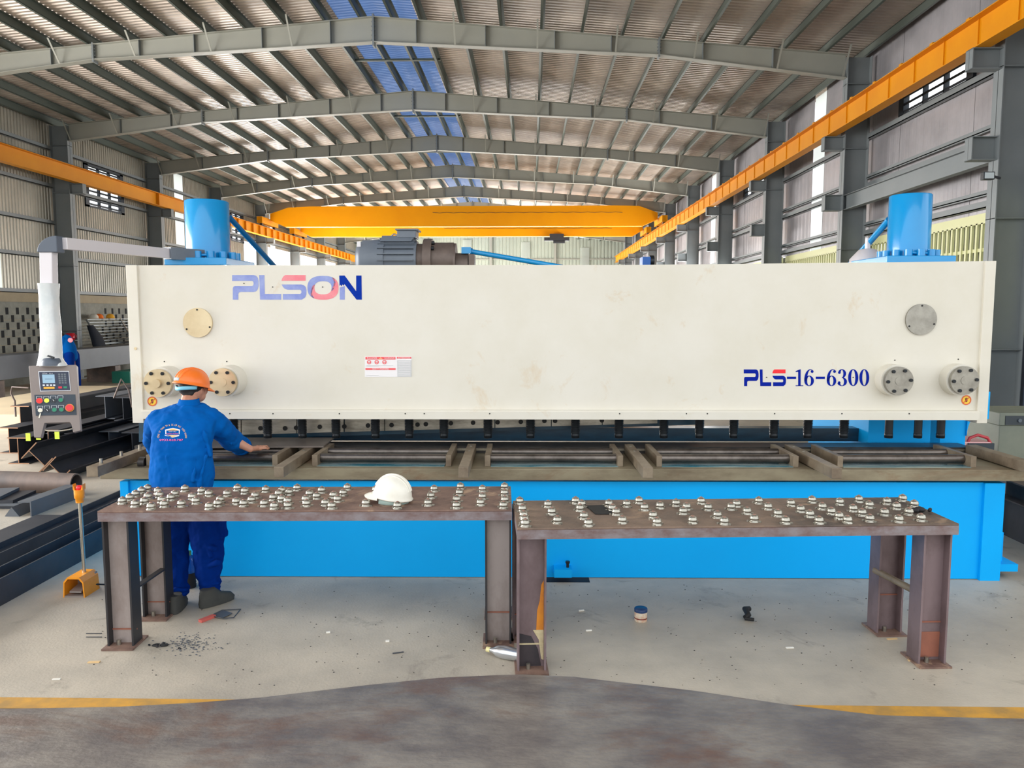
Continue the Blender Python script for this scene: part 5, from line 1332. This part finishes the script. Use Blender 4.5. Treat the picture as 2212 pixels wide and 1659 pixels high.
# tan sheets behind
c = P(35, 870, 15.5)
tag(MB().box(-11.5, -8.6, 13.6, 19, .0, .3).build('sheet_stack', 'sheet_tan'), 'stack of pale tan sheets on the floor left behind the console', 'sheet stack')
tag(MB().box(-8.3, -5.2, 19.4, 24, 0, .12).build('sheet_stack', 'sheet_tan'), 'low pale tan sheets on the floor behind the console and machine', 'sheet stack')
# long box girder in the background
g0 = P(0, 783, 19.0)
tag(MB().box(-13.6, -12.9, 16.5, 30, .5, 1.08).build('box_girder', 'girder_far'), 'long grey box girder lying along the left wall in the background', 'box girder')
for y, s in ((18, 'near'), (23.3, 'middle'), (28.5, 'far')): tag(MB().box(-13.7, -12.8, y, y+.3, 0, .498).build('support_block', 'stock_brown'), s + ' brown block under the long grey box girder', 'support block')
tag(MB().box(-12.75, -12.2, 23.0, 24.3, 0, .35).build('crate', 'green_bin'), 'green crate on the floor by the long grey girder', 'crate')
# grille leaning on the block wall
c0 = P(184, 753, 25.5); c1 = P(258, 751, 25.5)
gr = thing('steel_grille', (-14.4, 27.0, 0), 'grey steel grille panels leaning on the block wall in the background', 'grille')
x0g, y0g, y1g = -14.4, 25.4, 29.6
MB().beam((x0g, y0g, 1.09), (x0g-.45, y0g, 1.9), .05, .05, (0,1,0)).beam((x0g, y1g, 1.09), (x0g-.45, y1g, 1.9), .05, .05, (0,1,0)).beam((x0g, (y0g+y1g)/2, 1.09), (x0g-.45, (y0g+y1g)/2, 1.9), .05, .05, (0,1,0)).beam((x0g, y0g, 1.09), (x0g, y1g, 1.09), .05, .05).build('grille_frame', 'grille_steel', gr, world=True)
for k in range(9):
    t = k/8; o = MB().beam((x0g-.45*t, y0g, 1.09+.81*t), (x0g-.45*t, y1g, 1.09+.81*t), .03, .022).build('grille_bar', 'grille_steel', gr, world=True)
MB().box(x0g-.1, x0g+.02, y0g, y0g+.1, 0, 1.09).box(x0g-.1, x0g+.02, y1g-.1, y1g, 0, 1.09).build('grille_leg', 'grille_steel', gr, world=True)
for px, m, lab in ((204, 'helmet_white', 'white helmet on top of the distant grille'), (215, 'helmet_orange', 'orange helmet on top of the distant grille'), (239, 'estop_amber', 'yellow helmet on top of the distant grille')):
    c = P(px, 706, 25.6+ (px-204)*.05); c.x = x0g-.42; y_ = c.x/( (px-1106)/F + 42/F ) if False else None
    d_ = ray(px, 703); t = (x0g-.42)/d_.x; pnt = C0 + d_*t
    o = MB().lathe([(.17, 0), (.14, .01), (.135, .07), (.1, .13), (.05, .155), (0, .16)], (pnt.x, pnt.y, 1.93), 20).build('hard_hat', m if m != 'estop_amber' else 'btn_amber'); tag(o, lab, 'helmet', 'helmets on the distant grille')
d_ = ray(186, 725); t = (-14.3)/d_.x; pnt = C0 + d_*t
pnt.y += .7; pnt.x += .05
b = MB().rings([(pnt+Vector((0,0,-.5)), .1, .35, .8), (pnt+Vector((-.1,0,-.1)), .11, .3, .8), (pnt+Vector((-.25,-.1,.32)), .09, .12, .9)], 16)
tag(b.build('hanging_jacket', 'jacket_black'), 'black jacket draped over the left end of the distant grille', 'jacket')
d_ = ray(278, 735); t = (-14.2)/d_.x; pnt = C0 + d_*t; pnt.y += .5; pnt.x += .3
tag(MB().prism([(pnt.x, pnt.y-.6, 0), (pnt.x, pnt.y+1.5, 0), (pnt.x, pnt.y+1.5, 1.9), (pnt.x, pnt.y+.8, 1.8), (pnt.x, pnt.y-.5, 1.3)], (-.25, 0, 0)).build('tarpaulin', 'jacket_black'), 'dark slanting tarpaulin heap at the right end of the distant grille', 'tarpaulin')
q = P(152, 726, 24.1); mg = thing('red_mug', (q.x, q.y, q.z-.13), 'red enamel mug hanging at the left column in the background', 'mug')
MB().lathe([(.1, 0), (.115, .02), (.125, .22), (.115, .22), (.1, .03)], n=24).build('mug_body', 'mug_red', mg)
MB().tube([(.12, 0, .05), (.18, 0, .07), (.18, 0, .16), (.12, 0, .18)], .012, 8).build('handle', 'mug_red', mg)
MB().box(-.1, .1, .08, .24, -.02, 0).build('hook_plate', 'frame_dark', mg)
# ------------------------------------------------------------------ right side
c = P(2157, 892, 8.5); wz = c.z
wd = thing('welding_cabinet', (c.x+.35, 8.8, 0), 'beige grey welding power cabinet at the right picture edge', 'welding machine')
MB().box(-.33, .4, -.3, .35, .05, wz-.14).build('cabinet_body', 'welder_beige', wd, bevel=.008)
MB().box(-.34, .41, -.31, .36, wz-.14, wz).build('cabinet_top', 'welder_beige', wd, bevel=.008)
pn = MB().box(-.28, .0, -.316, -.309, wz-.13, wz-.03).build('control_panel', 'welder_dark', wd)
MB().cyl((-.13, -.33, wz-.08), (-.13, -.31, wz-.08), .02).cyl((-.05, -.33, wz-.08), (-.05, -.31, wz-.08), .014).build('knob', 'key_grey', pn)
for x in (-.26, .3): MB().cyl((x, -.2, .05), (x+.06, -.2, .05), .05).build('castor', 'rag_black', wd)
c = P(2112, 985, 7.9); iv = thing('inverter_welder', (c.x, 8.0, .0), 'small red inverter welder with arched handles right of the shear', 'inverter welder')
zi = P(2112, 982, 7.9).z; 
MB().box(-.16, .13, -.1, .5, zi, zi+.13).build('case', 'inverter_pink', iv, bevel=.01)
MB().box(-.11, .15, -.12, -.09, zi-.005, zi+.12).build('front_panel', 'welder_dark', iv)
MB().cyl((-.05, -.13, zi+.08), (-.05, -.12, zi+.08), .022, n=16).build('power_lamp', 'lamp_red', iv)
for y in (-.08, .42): MB().tube([(-.1, y, zi+.12), (-.08, y, zi+.17), (.0, y, zi+.2), (.1, y, zi+.17), (.13, y, zi+.12)], .016, 8).build('handle', 'inverter_red', iv)
tag(MB().box(c.x-.25, c.x+.28, 7.85, 8.6, 0, zi-.006).build('tool_stand', 'stock_grey'), 'low grey steel stand under the small red inverter welder', 'stand')
c = P(2125, 920, 9.6); ch_ = c.copy(); tag(MB().box(c.x-.35, c.x+.45, 9.4, 10.1, 0, c.z).build('tool_chest', 'bin_navy', bevel=.01), 'dark navy chest behind the small red inverter welder', 'chest')
a = P(2060, 903, 10.6); 
for i, (x, y0, z0, w, h, m, lab) in enumerate(((4.75, 5.2, 0, .34, .34, 'stock_black', 'dark H-beam on the floor right of the shear, nearest to it'), (5.35, 4.6, 0, .34, .3, 'stock_grey', 'grey H-beam on the floor at the right, beyond the nearest one'), (6.0, 5.0, 0, .4, .36, 'stock_black', 'dark H-beam on the floor at the right edge, farthest from the shear'), (4.7, 6.2, .345, .26, .2, 'stock_brown', 'brown H-beam lying on top of the nearest right beam'))):
    hb_thing(x, y0, 7.6 if i in (0, 3) else 8.2, z0, w, h, m, lab, (1,0,0) if i < 3 else (0,0,1), 'steel beams stored on the right', False)
q0 = P(2070, 915, 8.9); tag(MB().tube([(ch_.x-.3, 10.05, ch_.z+.013), (ch_.x+.4, 9.45, ch_.z+.013)], .012, 8).tube([(ch_.x-.34, 9.95, ch_.z+.013), (ch_.x+.36, 9.42, ch_.z+.013)], .012, 8).build('bright_rods', 'bright_steel'), 'two bright rods above the dark chest at right', 'rods')
